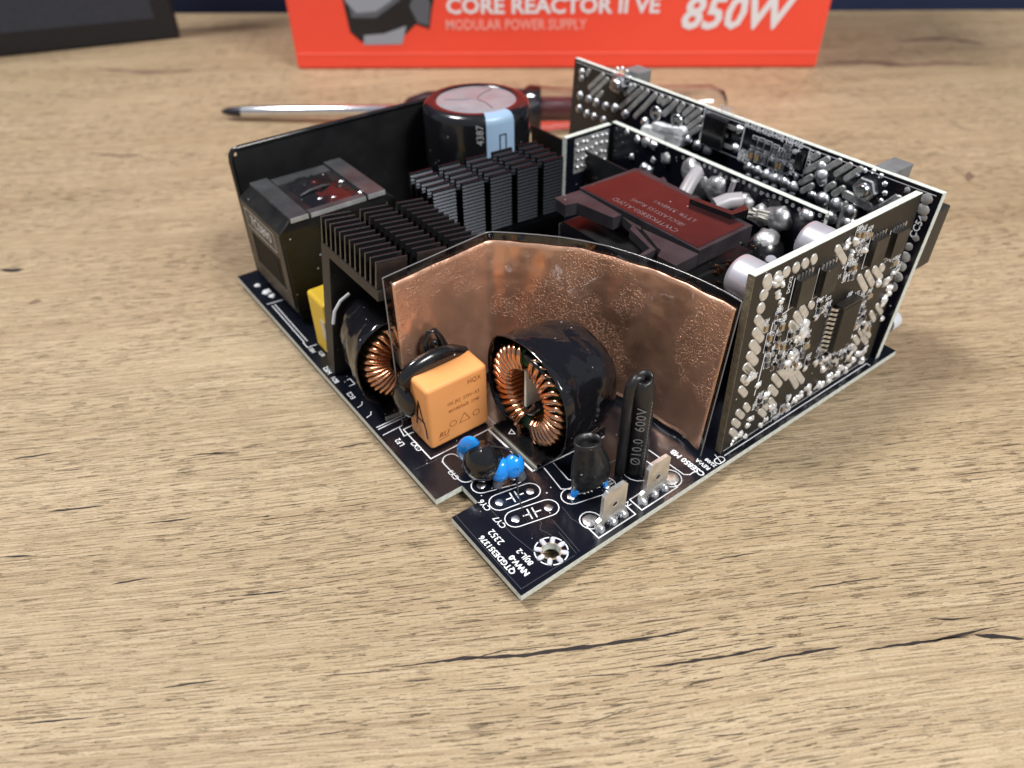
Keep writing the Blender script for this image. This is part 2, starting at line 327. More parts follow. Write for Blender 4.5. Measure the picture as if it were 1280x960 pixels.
# ================================================================== SETTING: desk and wall behind
ang = math.radians(-38.0); ex = Vector((math.cos(ang), math.sin(ang))); ey = Vector((-ex.y, ex.x))
bk = onz(1150, 13, -DZ); back = Vector((bk[0], bk[1])).dot(ey)
def dk(a, b, z): v = ex*a+ey*b; return (v.x, v.y, z)
mb = MB()
dz = -DZ
mb.add([dk(-900,-500,dz-25),dk(1100,-500,dz-25),dk(1100,back,dz-25),dk(-900,back,dz-25),dk(-900,-500,dz),dk(1100,-500,dz),dk(1100,back,dz),dk(-900,back,dz)],
       [(0,3,2,1),(4,5,6,7),(0,1,5,4),(1,2,6,5),(2,3,7,6),(3,0,4,7)])
desk = tag(mb.build('desk', 'oak'), 'pale oak laminate desk top with dark grain cracks', 'desk', kind='structure')
mb = MB()
mb.add([dk(-1200,back+12,-500),dk(1500,back+12,-500),dk(1500,back+12,900),dk(-1200,back+12,900),dk(-1200,back+32,-500),dk(1500,back+32,-500),dk(1500,back+32,900),dk(-1200,back+32,900)],
       [(0,3,2,1),(4,5,6,7),(0,1,5,4),(1,2,6,5),(2,3,7,6),(3,0,4,7)])
tag(mb.build('wall', 'navy'), 'dark navy wall behind the desk', 'wall', kind='structure')
# grain cracks printed in the laminate
def crack(pts, wid, m='oak_crack', jit=0.35):
    pp = []
    for (a, b) in zip(pts, pts[1:]):
        k = max(2, int(math.hypot(b[0]-a[0], b[1]-a[1])/9))
        pp += [(a[0]+(b[0]-a[0])*i/k, a[1]+(b[1]-a[1])*i/k) for i in range(k)]
    pp.append(pts[-1]); n = len(pp); up = []; lo = []
    for i, (u, v) in enumerate(pp):
        t = i/(n-1); ww = wid*(0.10+math.sin(math.pi*t)**0.7)*random.uniform(1-jit, 1+jit)*0.5; v += random.uniform(-.5, .5)
        up.append(onz(u, v-ww, -DZ)); lo.append(onz(u, v+ww, -DZ))
    mb = MB(); vs = [(p[0],p[1],-DZ+.04) for p in up]+[(p[0],p[1],-DZ+.04) for p in lo]
    mb.add(vs, [(i+n, i+1+n, i+1, i) for i in range(n-1)])
    me = mb.mesh('grain_crack', m); o = bpy.data.objects.new('grain_crack', me); col.objects.link(o); o.parent = desk
S = 880/1280
def cp(*pts): return [(400+x*S, 740+y*S) for x, y in pts]
for pts, wd in [(((130,138),(260,121),(370,116),(430,106),(480,101),(560,89),(690,68)), 5.5), (((580,138),(640,131),(740,117),(832,97)), 4.2),
                (((786,131),(840,118),(900,108),(950,99)), 5.0), (((975,108),(1050,97),(1120,88),(1180,74),(1238,62)), 4.4), (((1190,78),(1240,82),(1284,86)), 6),
                (((1105,48),(1150,50),(1192,45)), 2.4), (((462,156),(510,151),(562,149)), 1.6), (((150,163),(212,158)), 1.8), (((240,181),(300,177),(370,172)), 1.8),
                (((392,216),(485,200)), 1.6), (((480,242),(520,228),(566,210)), 1.5), (((0,152),(60,149),(130,141)), 1.6), (((700,262),(790,258)), 1.5),
                (((-20,262),(60,250)), 1.5), (((905,215),(985,207)), 1.2), (((1090,90),(1180,80)), 2.5), (((250,128),(330,108),(420,99)), 1.4)]:
    crack(cp(*pts), wd*.78)
for pts, wd in [(((0,337),(14,338),(30,337)), 4), (((232,570),(262,567),(300,566)), 2), (((140,730),(190,722)), 2), (((330,646),(338,645)), 3.2), (((0,697),(40,694)), 2), (((300,745),(365,738)), 1.8),
                (((420,560),(470,552)), 1.5), (((10,575),(70,566)), 1.6), (((60,640),(130,632)), 1.7), (((180,655),(240,648)), 1.6), (((890,700),(950,690)), 1.4), (((1010,735),(1100,722)), 1.5), (((30,905),(120,896)), 1.8), (((200,860),(275,850)), 1.6)]:
    crack(pts, wd)
crack(((1030,79),(1090,78),(1130,82),(1170,79),(1240,81)), 5, 'oak_stain'); crack(((1206,220),(1212,221),(1219,220)), 9, 'oak_stain'); crack(((120,86),(180,90),(250,88)), 4, 'oak_stain')
crack(((1120,52),(1180,48),(1230,55)), 4, 'oak_stain'); crack(((110,192),(150,195),(180,194)), 2.2, 'oak_stain'); crack(((35,379),(45,377),(52,376)), 5, 'oak_stain')

# ================================================================== THE POWER SUPPLY
psu = tag(empty('power_supply_board'), 'bare power supply circuit board with copper shield, black heat sinks and upright daughter boards', 'circuit board')
# ---- main board
LX, LY = 124.0, 142.0
mb = MB()
hole_c = (11.0, 4.6); hr = 1.75
outline = [(0,0),(LX,0),(LX,LY),(0,LY),(0,29.7),(6.7,29.7),(6.7,23.7),(0,23.7)]
bm = bmesh.new()
ov = [bm.verts.new((x,y,0)) for x, y in outline]; oe = [bm.edges.new((ov[i], ov[(i+1) % len(ov)])) for i in range(len(ov))]
hv = [bm.verts.new((hole_c[0]+hr*math.cos(2*math.pi*i/24), hole_c[1]+hr*math.sin(2*math.pi*i/24), 0)) for i in range(24)]
he = [bm.edges.new((hv[i], hv[(i+1) % 24])) for i in range(24)]
bmesh.ops.triangle_fill(bm, use_beauty=True, edges=oe+he, normal=(0,0,1))
bm.verts.index_update(); tri = [[v.index for v in f.verts] for f in bm.faces]; cs = [tuple(v.co) for v in bm.verts]
fix = []
for t in tri:
    a, b, c = (Vector(cs[i]) for i in t); fix.append(tuple(t) if (b-a).cross(c-a).z > 0 else tuple(reversed(t)))
mb.add(cs, fix, 0); mb.add([(x,y,-1.6) for x,y,_ in cs], [tuple(reversed(t)) for t in fix], 0)
no = len(outline); mb.add([(x,y,0) for x,y in outline]+[(x,y,-1.6) for x,y in outline], [(i, no+i, no+(i+1) % no, (i+1) % no) for i in range(no)], 1)
hp = [(v.co.x, v.co.y) for v in hv]; mb.add([(x,y,0) for x,y in hp]+[(x,y,-1.6) for x,y in hp], [((i+1) % 24, 24+(i+1) % 24, 24+i, i) for i in range(24)], 1)
bm.free()
pcb = mb.build('circuit_board', ['pcb', 'fr4'], psu)
# silkscreen
RT = lambda x, y: T(x, y) @ rotz(90)      # the board's printing reads along +Y
mb = MB()
for txt, x, y, s, wt in [('QTGDE351376', 2.0, 10.4, 1.75, .03), ('NWV-0', 3.9, 5.7, 1.7, .05), ('2352', 4.4, 14.0, 2.1, .01), ('80JL-2', 6.0, 6.6, 1.75, .02), ('CY7', 7.2, 16.6, 1.9, 0.01), ('CY6', 7.4, 22.2, 1.9, 0.01), ('CY3', 7.0, 33.4, 1.8, 0.01),
                         ('CX2', 5.2, 46.0, 1.9, 0.01), ('LF2', 2.8, 49.4, 1.9, 0.01), ('EC2', 1.6, 71.0, 1.7, .02), ('HS2', 1.5, 83.6, 2.0, .03), ('BD1', 1.2, 79.0, 1.6, .03), ('RT1', 3.4, 91.0, 1.5, .02), ('HS1', 2.0, 94.0, 1.6, .02),
                         ('N', 31.5, 4.3, 1.7, .01), ('L', 33.3, 7.2, 1.7, .01), ('CSE850 MB', 50.3, 5.0, 2.0, .03), ('REV:A', 52.6, 2.6, 1.5, .02), ('22/08', 54.4, 1.9, 1.3, .02), ('T15A', 36.5, 17.4, 1.5, 0), ('250V', 34.6, 17.8, 1.5, 0), ('F1', 32.8, 11.0, 1.4, 0)]:
    mb.text(txt, RT(x, y), s, wt)
def stadium(p, q, r, n=8):
    p = Vector(p); q = Vector(q); a = math.atan2((q-p).y, (q-p).x)
    return [(q.x+r*math.cos(a-math.pi/2+math.pi*i/n), q.y+r*math.sin(a-math.pi/2+math.pi*i/n)) for i in range(n+1)]+[(p.x+r*math.cos(a+math.pi/2+math.pi*i/n), p.y+r*math.sin(a+math.pi/2+math.pi*i/n)) for i in range(n+1)]
padpairs = [((10.3,21.0),(17.4,19.6)), ((10.3,15.4),(17.6,13.6)), ((10.0,27.2),(17.0,25.0)), ((23.4,13.1),(31.4,11.0))]
for a, b in padpairs:
    mb.line(stadium(a, b, 2.2), .21, closed=True)
for (a, b) in padpairs[:2]:
    a = Vector(a); b = Vector(b); d = (b-a).normalized(); nn = Vector((-d.y, d.x)); c = (a+b)/2
    for sg in (-1, 1):
        k = c+d*sg*.55; mb.line([k-nn*1.3, k+nn*1.3], .3); mb.line([k, k+d*sg*1.4], .3)
a = Vector((23.4,13.1)); d = (Vector((31.4,11.0))-a); zz = [a+d*(.3+.05*i)+Vector((0, .5*(-1)**i if 0 < i < 7 else 0)) for i in range(8)]; mb.line([a+d*.15]+zz+[a+d*.82], .22)
mb.line(stadium((9,37.5),(9,31.5), 1.9), .25, closed=True)
for (x0,y0,x1,y1) in [(20.6,1.3,30.8,4.9), (32.6,1.3,43.2,4.9), (5.6,40.6,23.8,52.6)]: mb.line([(x0,y0),(x1,y0),(x1,y1),(x0,y1)], .28, closed=True)
mb.line(stadium((43.8,3.9),(43.9,4.1), 2.4), .25, closed=True); mb.line(stadium((22.4,5.6),(22.3,5.8), 2.2), .25, closed=True)
mb.line([(46.2,14.0),(47.0,3.0),(48.0,2.2),(49.6,2.2)], .25); mb.line(stadium((56.0,1.2),(57.0,1.2), .8), .22, closed=True)
mb.line([(58.5,1.5),(113,1.5),(113,0.5)], .22); mb.line([(56.2,0.4),(57.0,3.0)], .2)
mb.line([(1.0,57.0),(13,57.0)], .25); mb.line([(1.0,56.2),(13,56.2)], .25); mb.line([(0.9,53.8),(6,54.0)], .2)
mb.line([(5.2,54.0),(4.6,50.6),(7.0,50.4)], .25)
for y in (61.5, 66.0): mb.line([(.8,y),(2.0,y+.3),(2.6,y+1.2)], .2)
mb.line([(2.9,74.5),(4.4,74.5),(4.4,77.0),(3.6,77.0)], .2)
for k in range(2): mb.line([(1.8+.9*k,98.5),(2.0+.9*k,120.5)], .22)
mb.line([(1.2,122),(6,121.4)], .25); mb.line([(4,95.5),(1.5,95.8),(1.5,98.5)], .25)
mb.line([(21.4,40.2),(21.4,23.8)], .5); mb.line([(21.4,23.8),(41,22.4)], .28); mb.line([(24.0,23.0),(23.0,16.0),(24.5,14.8),(26.5,15.6)], .25); mb.line([(26.6,23.0),(26.0,17.2),(27.2,15.4)], .25)
mb.line([(34,21),(33.2,17.2)], .2); mb.line([(36,15.5),(43,14.6)], .2); mb.line(stadium((40,10.2),(40.1,10.2), 3.4), .22, closed=True)
for i in range(8):
    a0 = 2*math.pi*i/8+.25; mb.line([(hole_c[0]+3.35*math.cos(a0+.45*j/4), hole_c[1]+3.35*math.sin(a0+.45*j/4)) for j in range(5)], .25)
tag(mb.build('silkscreen_print', 'silk', pcb))
mb = MB()   # copper trace relief under the mask
for pts in ([(1.2,40.0),(7.5,39.5),(7.6,31.5)], [(1.0,24.8),(0.9,1.2),(14,1.0)], [(7.9,23.2),(7.3,12.5),(8.8,1.6)], [(16.2,10.6),(15.4,1.2)], [(20,12),(19.5,8.5),(20.3,5.2)], [(13.5,7.6),(12.6,10.2),(14,11.4),(13.6,12.4)], [(15.2,7.4),(14.6,1.2)]): mb.line(pts, .12, .03)
mb.build('board_trace', 'trace', pcb)
def pcb_pad(x, y, r, h=.35, m='solder', jit=.08):
    b = MB(); b.dome((0,0,0), (0,0,1), r, h, 14, 4, 0, jit); return b.build('solder_pad', m, pcb, loc=(x, y, 0.01), local=True)
for (a, b) in padpairs:
    for q in (a, b): pcb_pad(q[0], q[1], .95, .22)
pcb_pad(43.9, 4.0, 1.9, .3, 'solder_dull'); pcb_pad(22.3, 5.8, 1.6, .3, 'solder_dull'); pass
for i in range(8):
    a0 = 2*math.pi*i/8; b = MB(); b.slot((hole_c[0]+2.25*math.cos(a0), hole_c[1]+2.25*math.sin(a0)), (hole_c[0]+3.0*math.cos(a0), hole_c[1]+3.0*math.sin(a0)), 1.05, .3, z0=.01); b.build('ring_pad', 'pad_bright', pcb)
b = MB(); b.lathe([(1.8,.03),(2.15,.03)], 24, cap0=False, cap1=False, M=T(*hole_c)); b.build('hole_rim', 'ceramic_brown', pcb)
mb = MB()
for i in range(120):
    x = random.uniform(6, LX-5); y = random.uniform(4, LY-5)
    if x < 9 and 21 < y < 32: continue
    if math.hypot(x-hole_c[0], y-hole_c[1]) < 4: continue
    mb.lathe([(.9,-1.6),(.45,-2.4),(.28,-DZ if i % 3 else -DZ)], 6, M=T(x, y))
tag(mb.build('solder_lead', 'solder', pcb), kind='stuff')
mb = MB()
for i in range(40):
    x, y = random.uniform(1.5, 56), random.uniform(1.5, 52)
    mb.dome((x, y, 0.005), (0,0,1), random.uniform(.06, .16), .05, 5, 3)
for q in [(333,365,1.4),(322,357,1.0),(340,370,.9)]:
    p = onz(q[0], q[1]); mb.dome((p[0], p[1], 0), (0,0,1), q[2], .5, 10, 4, 0, .3)
tag(mb.build('flux_speck', 'silk', pcb), kind='stuff')

# ---- black insulation wall along the far edge and partition sheet
mb = MB(); W = 140.6
prof = [(6.0, W+.5)] + [(6.0+.9*(1-math.cos(t)), W+.5) for t in ()]
mb.box((6.7, W-.25, 0), (73, W+.25, 36.4)); mb.box((8.6, W-.24, 36.3), (73, W+.24, 38.3)); wall = mb.build('insulation_wall', 'black_sheet', psu)
b = MB(); b.tube([(6.6,W,0),(6.6,W,20),(6.6,W,35.2),(6.9,W,36.9),(7.7,W,38.0),(9.4,W,38.4),(30,W,38.5),(73,W,38.5)], .75, 10); b.build('folded_rim', 'black_gloss', wall)
mb = MB(); mb.box((97.0, 76.5, 0), (97.5, 121.4, 30)); mb.build('partition_sheet', 'black_sheet', psu)

# ---- PFC choke in a bobbin with two ferrite plates
x0, x1, y0, y1 = 4.6, 38.4, 107.0, 134.0
mb = MB()
def ring_at(i, k, z): return [(x0+i,y0+k,z),(x1-i,y0+k,z),(x1-i,y1-k,z),(x0+i,y1-k,z)]
mb.loft([ring_at(.8, .8, 2.6), ring_at(.2, .2, 3.6), ring_at(0, 0, 27.8), ring_at(3.3, .5, 30.4)], 0, False)
pfc = mb.build('boxed_choke', 'black_plastic', psu, bevel=.35)
b = MB(); b.box((x0+1.5, y0+1.5, 0), (x1-1.5, y1-1.5, 3.0)); b.build('bobbin_foot', 'black_sheet', pfc)
b = MB(); b.box((x0-.3, y0+.3, 4.5), (x0+.02, y1-.3, 9.4)); b.box((x0-.3, y0+.3, 9.4), (x0+.02, y0+3.6, 19)); b.box((x0-.3, y1-4.2, 9.4), (x0+.02, y1-.3, 19)); b.box((x0-.3, y0+.3, 19), (x0+.02, y1-.3, 27.4)); b.build('end_plate', 'brown_black', pfc, bevel=.12)
b = MB(); b.box((x0-.12, y0+3.4, 9.2), (x0-.02, y1-4.0, 19.2)); b.box((x0-.2, y0+6.5, 9.6), (x0-.1, y0+10, 17)); b.build('winding_slot', 'black_void', pfc)
FT = frame((x0-.34, (y0+y1)/2+.4, 23.4), (0,-1,0), (0,0,1), (-1,0,0))
b = MB(); b.text('7C0890', FT, 4.4, 0.0, z=.02); b.line([(-10,-2.7),(9.5,-2.7),(9.5,2.7),(-10,2.7)], .2, .02, 0, FT, True); b.build('moulded_text', 'silk', pfc)
for (xa, xb) in ((8.0, 13.0), (30.2, 35.4)):
    b = MB(); b.box((xa, y0-.2, 29.8), (xb, y1-.6, 31.2)); b.box((xa+.03, y0-.36, 29.9), (xb-.03, y0-.18, 31.12), 1); b.build('ferrite_plate', ['ferrite', 'ferrite_edge'], pfc)
b = MB(); rings = []
for k in range(13):
    t = k/12; xx = 14.2+(29.4-14.2)*t; zz = 29.9+.9*math.sin(math.pi*t)**.5
    rings.append([(xx, y0+2.2+19.5*j/14, zz+random.uniform(-.16,.16)) for j in range(15)])
b.loft(rings, 0, True, False, False, closed=False); b.build('taped_winding', 'black_gloss', pfc)
b = MB(); b.box((13.6, y0, 29.6), (29.7, y0+2.4, 30.9)); b.box((13.7, y0-.16, 29.7), (29.6, y0+.02, 30.84), 1); b.build('ferrite_plate', ['ferrite', 'ferrite_edge'], pfc)
b = MB(); b.box((13.6, y1-6.0, 29.6), (29.7, y1-1.4, 30.8)); b.build('ferrite_plate', ['ferrite', 'ferrite_edge'], pfc)
b = MB(); b.tube([(16.0,y0+11.0,30.9),(19.0,y0+11.6,31.3),(23,y0+12.0,31.3),(25.5,y0+12.6,30.8)], [.2,.42,.42,.2], 8); b.build('tape_crease', 'ferrite', pfc)
for (x, y) in ((19.5, y0+6.6), (29.0, y0+12.8), (30.0, y0+3.6), (22.8, y0+5.0)):
    b = MB(); b.dome((x, y, 30.7), (0,0,1), .5, .3, 10, 3, 0, .2, 1.6); b.build('solder_drop', 'solder', pfc)
b = MB(); b.lathe([(3.2,0),(3.2,22),(2.9,22.6)], 20, M=T(41, 108, 0)); b.build('green_capacitor', 'green_part', psu)

# ---- front heat sink (leans a little)
hs = MB(); tilt = Matrix.Rotation(math.radians(7.6), 4, 'Y'); HM = T(1.9, 0, 0) @ tilt; hs.M = HM
L1 = 27.0
hs.prism([(84.6,-.3),(84.6,35.4),(57.6,35.4),(57.6,33.0),(80.6,33.0),(80.6,-.3)], 0, L1, 0, None, Matrix(((0,0,1,0),(1,0,0,0),(0,1,0,0),(0,0,0,1))))
heat1 = hs.build('heat_sink', 'anodised_cut', psu, bevel=.12)
pitch = 2.36
fm = MB(); fm.prism([(-.36,0),(.36,0)]+[(.28*math.cos(math.pi*i/8), 6.25+.26*math.sin(math.pi*i/8)) for i in range(9)], 0, 7.3, 0, None, Matrix(((0,0,1,0),(1,0,0,0),(0,1,0,0),(0,0,0,1))))
fmesh = fm.mesh('fin', 'anodised_fin')
for i in range(12):
    for k in range(3):
        o = bpy.data.objects.new('fin', fmesh); col.objects.link(o); o.parent = heat1
        o.location = (HM @ Vector((k*9.75+.1, 84.1-2.30*i, 35.35)))*MM; o.rotation_euler = tilt.to_euler()
# ---- rear heat sink with ribbed fins
HR = T(38.4, 98.4, 0) @ rotz(-5)
h2 = MB(HR); h2.box((0,-15.2,19.5), (39.6,.6,22.5)); h2.box((2,-10,0), (37,-5,19.6)); heat2 = h2.build('heat_sink', 'anodised', psu, bevel=.15)
pf = [(.5,0)]+[(.5*math.cos(math.pi*i/8), 15.45+.34*math.sin(math.pi*i/8)) for i in range(9)]; nr = 16
for k in range(nr): z = 15.2-k*.94; pf += [(-.42,z),(-.80,z-.46),(-.80,z-.52),(-.42,z-.58)]
pf.append((-.5,0))
fm = MB(); fm.prism(pf, 0, 6.3, 0, None, Matrix(((0,0,1,0),(1,0,0,0),(0,1,0,0),(0,0,0,1)))); f2 = fm.mesh('fin', 'anodised')
for i in range(5):
    for k in range(5):
        o = bpy.data.objects.new('fin', f2); col.objects.link(o); o.parent = heat2
        o.location = (HR @ Vector((k*8.25+.15, -.6-3.15*i, 22.4)))*MM; o.rotation_euler = (0, 0, math.radians(-5))
# ---- bulk capacitor
CC = T(77.5, 123.5, 0); R = 16.2; H = 42.0
mb = MB(CC); mb.lathe([(R-.8,0),(R,1.2),(R,H-2.6),(R-.35,H-1.2),(R-1.2,H-.35),(R-2.4,H),(R-3.9,H),(R-4.3,H-.5)], 56)
cap = mb.build('bulk_capacitor', 'cap_sleeve', psu)
b = MB(CC); b.lathe([(R-4.0,H-.45),(R-4.6,H-.25),(.01,H-.2)], 40, cap0=False); b.build('can_top', 'alu_top', cap)
b = MB(CC)
for a0 in (0.5, 2.6, 4.7): b.tube([(.6*math.cos(a0), .6*math.sin(a0), H-.2), (5*math.cos(a0+.12), 5*math.sin(a0+.12), H-.12), (R-5.6, 0, H-.2)] if False else [(.3*math.cos(a0), .3*math.sin(a0), H-.16), (4.5*math.cos(a0+.10), 4.5*math.sin(a0+.10), H-.13), (9.6*math.cos(a0-.05), 9.6*math.sin(a0-.05), H-.18)], .16, 5)
b.build('vent_score', 'steel', cap)
az = math.atan2(CAM[1]-123.5, CAM[0]-77.5)
def strip(a0, a1, prof, off=.12, n=8): return [[((r+off)*math.cos(a0+(a1-a0)*i/n), (r+off)*math.sin(a0+(a1-a0)*i/n), z+(off if z > H-.9 else 0)) for i in range(n+1)] for r, z in prof]
b = MB(CC); b.loft(strip(az+.16, az+.72, [(R,4),(R,H-2.6),(R-.35,H-1.2),(R-1.2,H-.35),(R-2.4,H),(R-3.9,H)]), 0, True, False, False, closed=False); st = b.build('polarity_stripe', 'stripe_blue', cap)
def onCyl(a, z): return frame(((R+.2)*math.cos(a)+77.5, (R+.2)*math.sin(a)+123.5, z), (-math.sin(a),math.cos(a),0), (0,0,1), (math.cos(a),math.sin(a),0))
b = MB(); b.line([(-1.0,-3),(-1.0,3),(1.0,3),(1.0,-3)], .35, .05, 0, onCyl(az+.47, 33.5), True); b.build('minus_mark', 'ink', st)
b = MB(); b.text('4387', onCyl(az+.05, H-5) @ rotz(90), 3.0, 0, z=.02); b.build('sleeve_text', 'silk_dim', cap)

# ---- orange film capacitor
mb = MB(); mb.box((7.0,42.3,.2), (23.0,51.4,17.6)); xc = mb.build('film_capacitor', 'orange', psu, bevel=1.0, seg=4); xc['label'] = 'orange box-shaped film capacitor with a handwritten letter A'
FX = frame((15, 42.3, 9), (1,0,0), (0,0,1), (0,-1,0))
b = MB()
for t, x, y, s in (('HQX', 4.3, 6.2, 1.9), ('105 [K]  275V~X2', 1.2, 2.4, 1.35), ('40/100/56/B  2348', 1.2, .3, 1.3)): b.text(t, FX @ T(x, y), s, .0, sxy=.85)
b.text('RU', FX @ T(-4.6, -5.4), 2.0, .01, shear=.3)
for k, x in enumerate((-1.9, 1.2, 4.4)):
    if k == 1: b.line([(x-1.4,-4.4),(x+1.4,-4.4),(x,-2.0)], .16, .04, 0, FX, True)
    else: b.line([(x+.9*math.cos(i*.628), -3.6+.8*math.sin(i*.628)) for i in range(10)], .15, .04, 0, FX, True)
b.line([(-5.8,-6.7),(-3.2,-6.4)], .2, .05, 0, FX); b.build('stamped_marking', 'orange_mark', xc)
b = MB(); A = frame((6.98, 46.2, 8.8), (0,-1,0), (0,0,1), (-1,0,0))
b.line([(-1.7,-3.8),(-1.3,-2),(0,3.6)], .58, .03, 0, A); b.line([(0,3.6),(.9,0),(2.3,-3.2),(2.5,-5.6)], .58, .05, 0, A); b.line([(-1.5,-1.7),(2.0,-1.4)], .5, .07, 0, A); b.build('marker_letter', 'ink', xc)
# black glue draped over its back, with a loop
gb = MB(); rings = []
for k in range(9):
    t = k/8; xx = 5.6+16.8*t; top = 17.5+3.4*math.sin(math.pi*min(1, t*1.02))**.6; ww = 3.2+1.1*math.sin(math.pi*t)
    yc = 51.2; ring = []
    for j in range(12):
        a = 2*math.pi*j/12; zz = 11+(top-11)*.5+(top-10)*.5*math.sin(a); ring.append((xx+.8*math.sin(a)*(t-.5), yc+ww*.62*math.cos(a)-(1.0 if math.sin(a) > .3 else 0), zz+random.uniform(-.15,.15)))
    rings.append(ring)
gb.loft(rings, 0, True)
gb.dome((6.0, 51.0, 10), (-1,-.1,.1), 4.2, 1.6, 14, 5, 0, .08)
g = gb.build('black_glue', 'black_gloss', xc); sd = g.modifiers.new('s', 'SUBSURF'); sd.levels = 1; sd.render_levels = 1
b = MB(); b.tube([(13.6,52.2,19.2),(13.4,52.4,22.0),(14.6,52.4,24.2),(16.2,52.4,24.1),(17.2,52.2,22.0),(17.8,52,19.2)], [.9,.75,.6,.6,.8,1.3], 8); b.tube([(14.8,52,19.5),(15.1,52,21.2),(15.8,52,21.6),(16.2,52,20.5)], .45, 7); b.build('glue_loop', 'black_gloss', xc)
# ---- yellow film capacitor under the heat sink
mb = MB(); mb.box((4.2,85.6,.2), (20.5,95.4,17.4)); yc_ = mb.build('film_capacitor', 'yellow', psu, bevel=.9, seg=3); yc_['label'] = 'yellow box-shaped film capacitor'
b = MB(); b.box((4.0,86.5,6), (4.18,89.0,12)); b.build('foil_tag', 'tinplate', yc_)

# ---- toroid chokes
def choke(M, r_in, r_out, ax, label, wrap_len, seed, gap=15, turns=16, wire=.64):
    """axis along local -X is the open face; base at local z=0; centre of ring at (ax/2, 0, r_out+1.9)"""
    random.seed(seed); cz = r_out+1.9
    mb = MB(M); core = [(r_in, 1.2),(r_out-1.2, 1.2),(r_out-1.2, ax-1.2),(r_in, ax-1.2)]
    rings = []
    for i in range(40):
        a = 2*math.pi*i/40; rings.append([(x, r*math.cos(a), cz+r*math.sin(a)) for r, x in core])
    rings.append(rings[0]); mb.loft(rings, 0, False, False, False)
    c = mb.build('toroid_choke', 'core_green', psu); c['label'] = label
    for side in (0, 1):
        b = MB(M)
        for k in range(turns):
            t = (k+.5)/turns; a = math.radians(90+gap+(360-2*gap)/2*t*.96 if side == 0 else 90-gap-(360-2*gap)/2*t*.97)
            slant = .20*(1 if side == 0 else -1); path = []
            ri, ro = r_in-.55, r_out-.5
            for (r, x, s) in ((ri+.4,-.1,-1),(ri,.8,-.6),(ri,ax-.8,.6),(ri+.4,ax+.1,1),((ri+ro)/2,ax+.45,1.3),(ro-.5,ax+.1,1.6),(ro,ax-.8,.9),(ro,.8,-.9),(ro-.5,-.1,-1.5),((ri+ro)/2,-.45,-1.3)):
                aa = a+slant*s*.5+random.uniform(-.012,.012); path.append((x, r*math.cos(aa), cz+r*math.sin(aa)))
            P = [Vector(p) for p in path]; q = []
            for i in range(len(P)): q += [P[i], (P[i]+P[(i+1) % len(P)])/2]
            b.tube(q, wire, 7, 0, True)
        # lead end going down to the board
        sg = -1 if side else 1
        b.tube([(.2, sg*3.2, cz-r_out*.86), (.1, sg*2.6, 2.2), (.2, sg*2.4, 0)], .5, 7)
        b.build('winding', 'enamel_wire', c)
    # insulation wrap: an open sleeve of black film around the ring
    n = 15; rw = r_out+.8; xs = [-.4+(wrap_len+.4)*k/6 for k in range(7)]; rings = []
    for k, x in enumerate(xs):
        out = []; sc_ = 1.075-.018*k-.07*(max(0, k-4)/2)**2
        for i in range(n+1):
            a = math.radians(-62)+math.radians(304)*(i+(random.uniform(-.3,.3) if 0 < i < n else 0))/n
            e = 1/max(abs(math.cos(a)), abs(math.sin(a)))**.45; wob = 1+random.uniform(-.06,.03)*(.3 if k == 0 else 1)
            out.append((x+(random.uniform(-.8,.8) if 0 < k < 6 else 0), rw*sc_*math.cos(a)*e*wob, max(.4, cz+rw*sc_*math.sin(a)*min(e, 1.05)*wob*.98)))
        rings.append(out)
    vs = [p for r in rings for p in r]; fs = []
    for k in range(6):
        for i in range(n):
            q0, q1, q2, q3 = k*(n+1)+i, k*(n+1)+i+1, (k+1)*(n+1)+i+1, (k+1)*(n+1)+i
            fs += [(q0,q1,q2),(q0,q2,q3)] if random.random() < .5 else [(q0,q1,q3),(q1,q2,q3)]
    b = MB(M); b.add(vs, fs, 0, True)
    wb = b.build('insulation_wrap', 'black_film', c); sb = wb.modifiers.new('s', 'SUBSURF'); sb.levels = 1; sb.render_levels = 1; so = wb.modifiers.new('t', 'SOLIDIFY'); so.thickness = .00018; so.offset = 1
    # sheet closing the rear
    b = MB(M); b.add([(wrap_len-.4, y, z) for y, z in [(rw*.86*math.cos(math.radians(a)), max(.5, cz+rw*.86*math.sin(math.radians(a)))) for a in range(0, 360, 15)]], [tuple(range(24))], 0); b.build('rear_sheet', 'black_film', c)
    b = MB(M); b.box((.6,.8,cz-r_in*.55), (ax-1.5,1.5,cz+r_in*.85)); b.build('separator', 'separator', c)
    b = MB(M); b.box((-3.2,-8.0,.05), (wrap_len+1,8.2,1.5)); b.box((-3.6,-8.2,.04), (-3.2,8.4,.9), 1); b.build('base_plate', ['black_gloss', 'base_grey'], c)
    b = MB(M); b.tube([(1.5,-2.6,cz-r_in*.2),(1.0,-1.2,cz-r_in*.55),(1.2,.8,cz-r_in*.8),(2.0,2.6,cz-r_in*.5)], 1.1, 8); b.build('rubber_sleeve', 'black_gloss', c)
    return c
c1 = choke(T(25.6, 31.6, 0), 7.2, 12.2, 9.5, 'toroid choke with copper windings open towards the orange capacitor', 16, 3)
b = MB(T(23.4, 35.2, 1.55)); b.text('Δ' if False else 'D', rotz(90), .01, 0); b.v = []; b.f = []; b.mi = []; b.sm = []
b.line([(0,0),(1.3,.8),(1.1,-.9)], .2, .02, 0, None, True); b.build('triangle_mark', 'silk', c1)
b = MB()   # torn flap of the wrap folded over the top
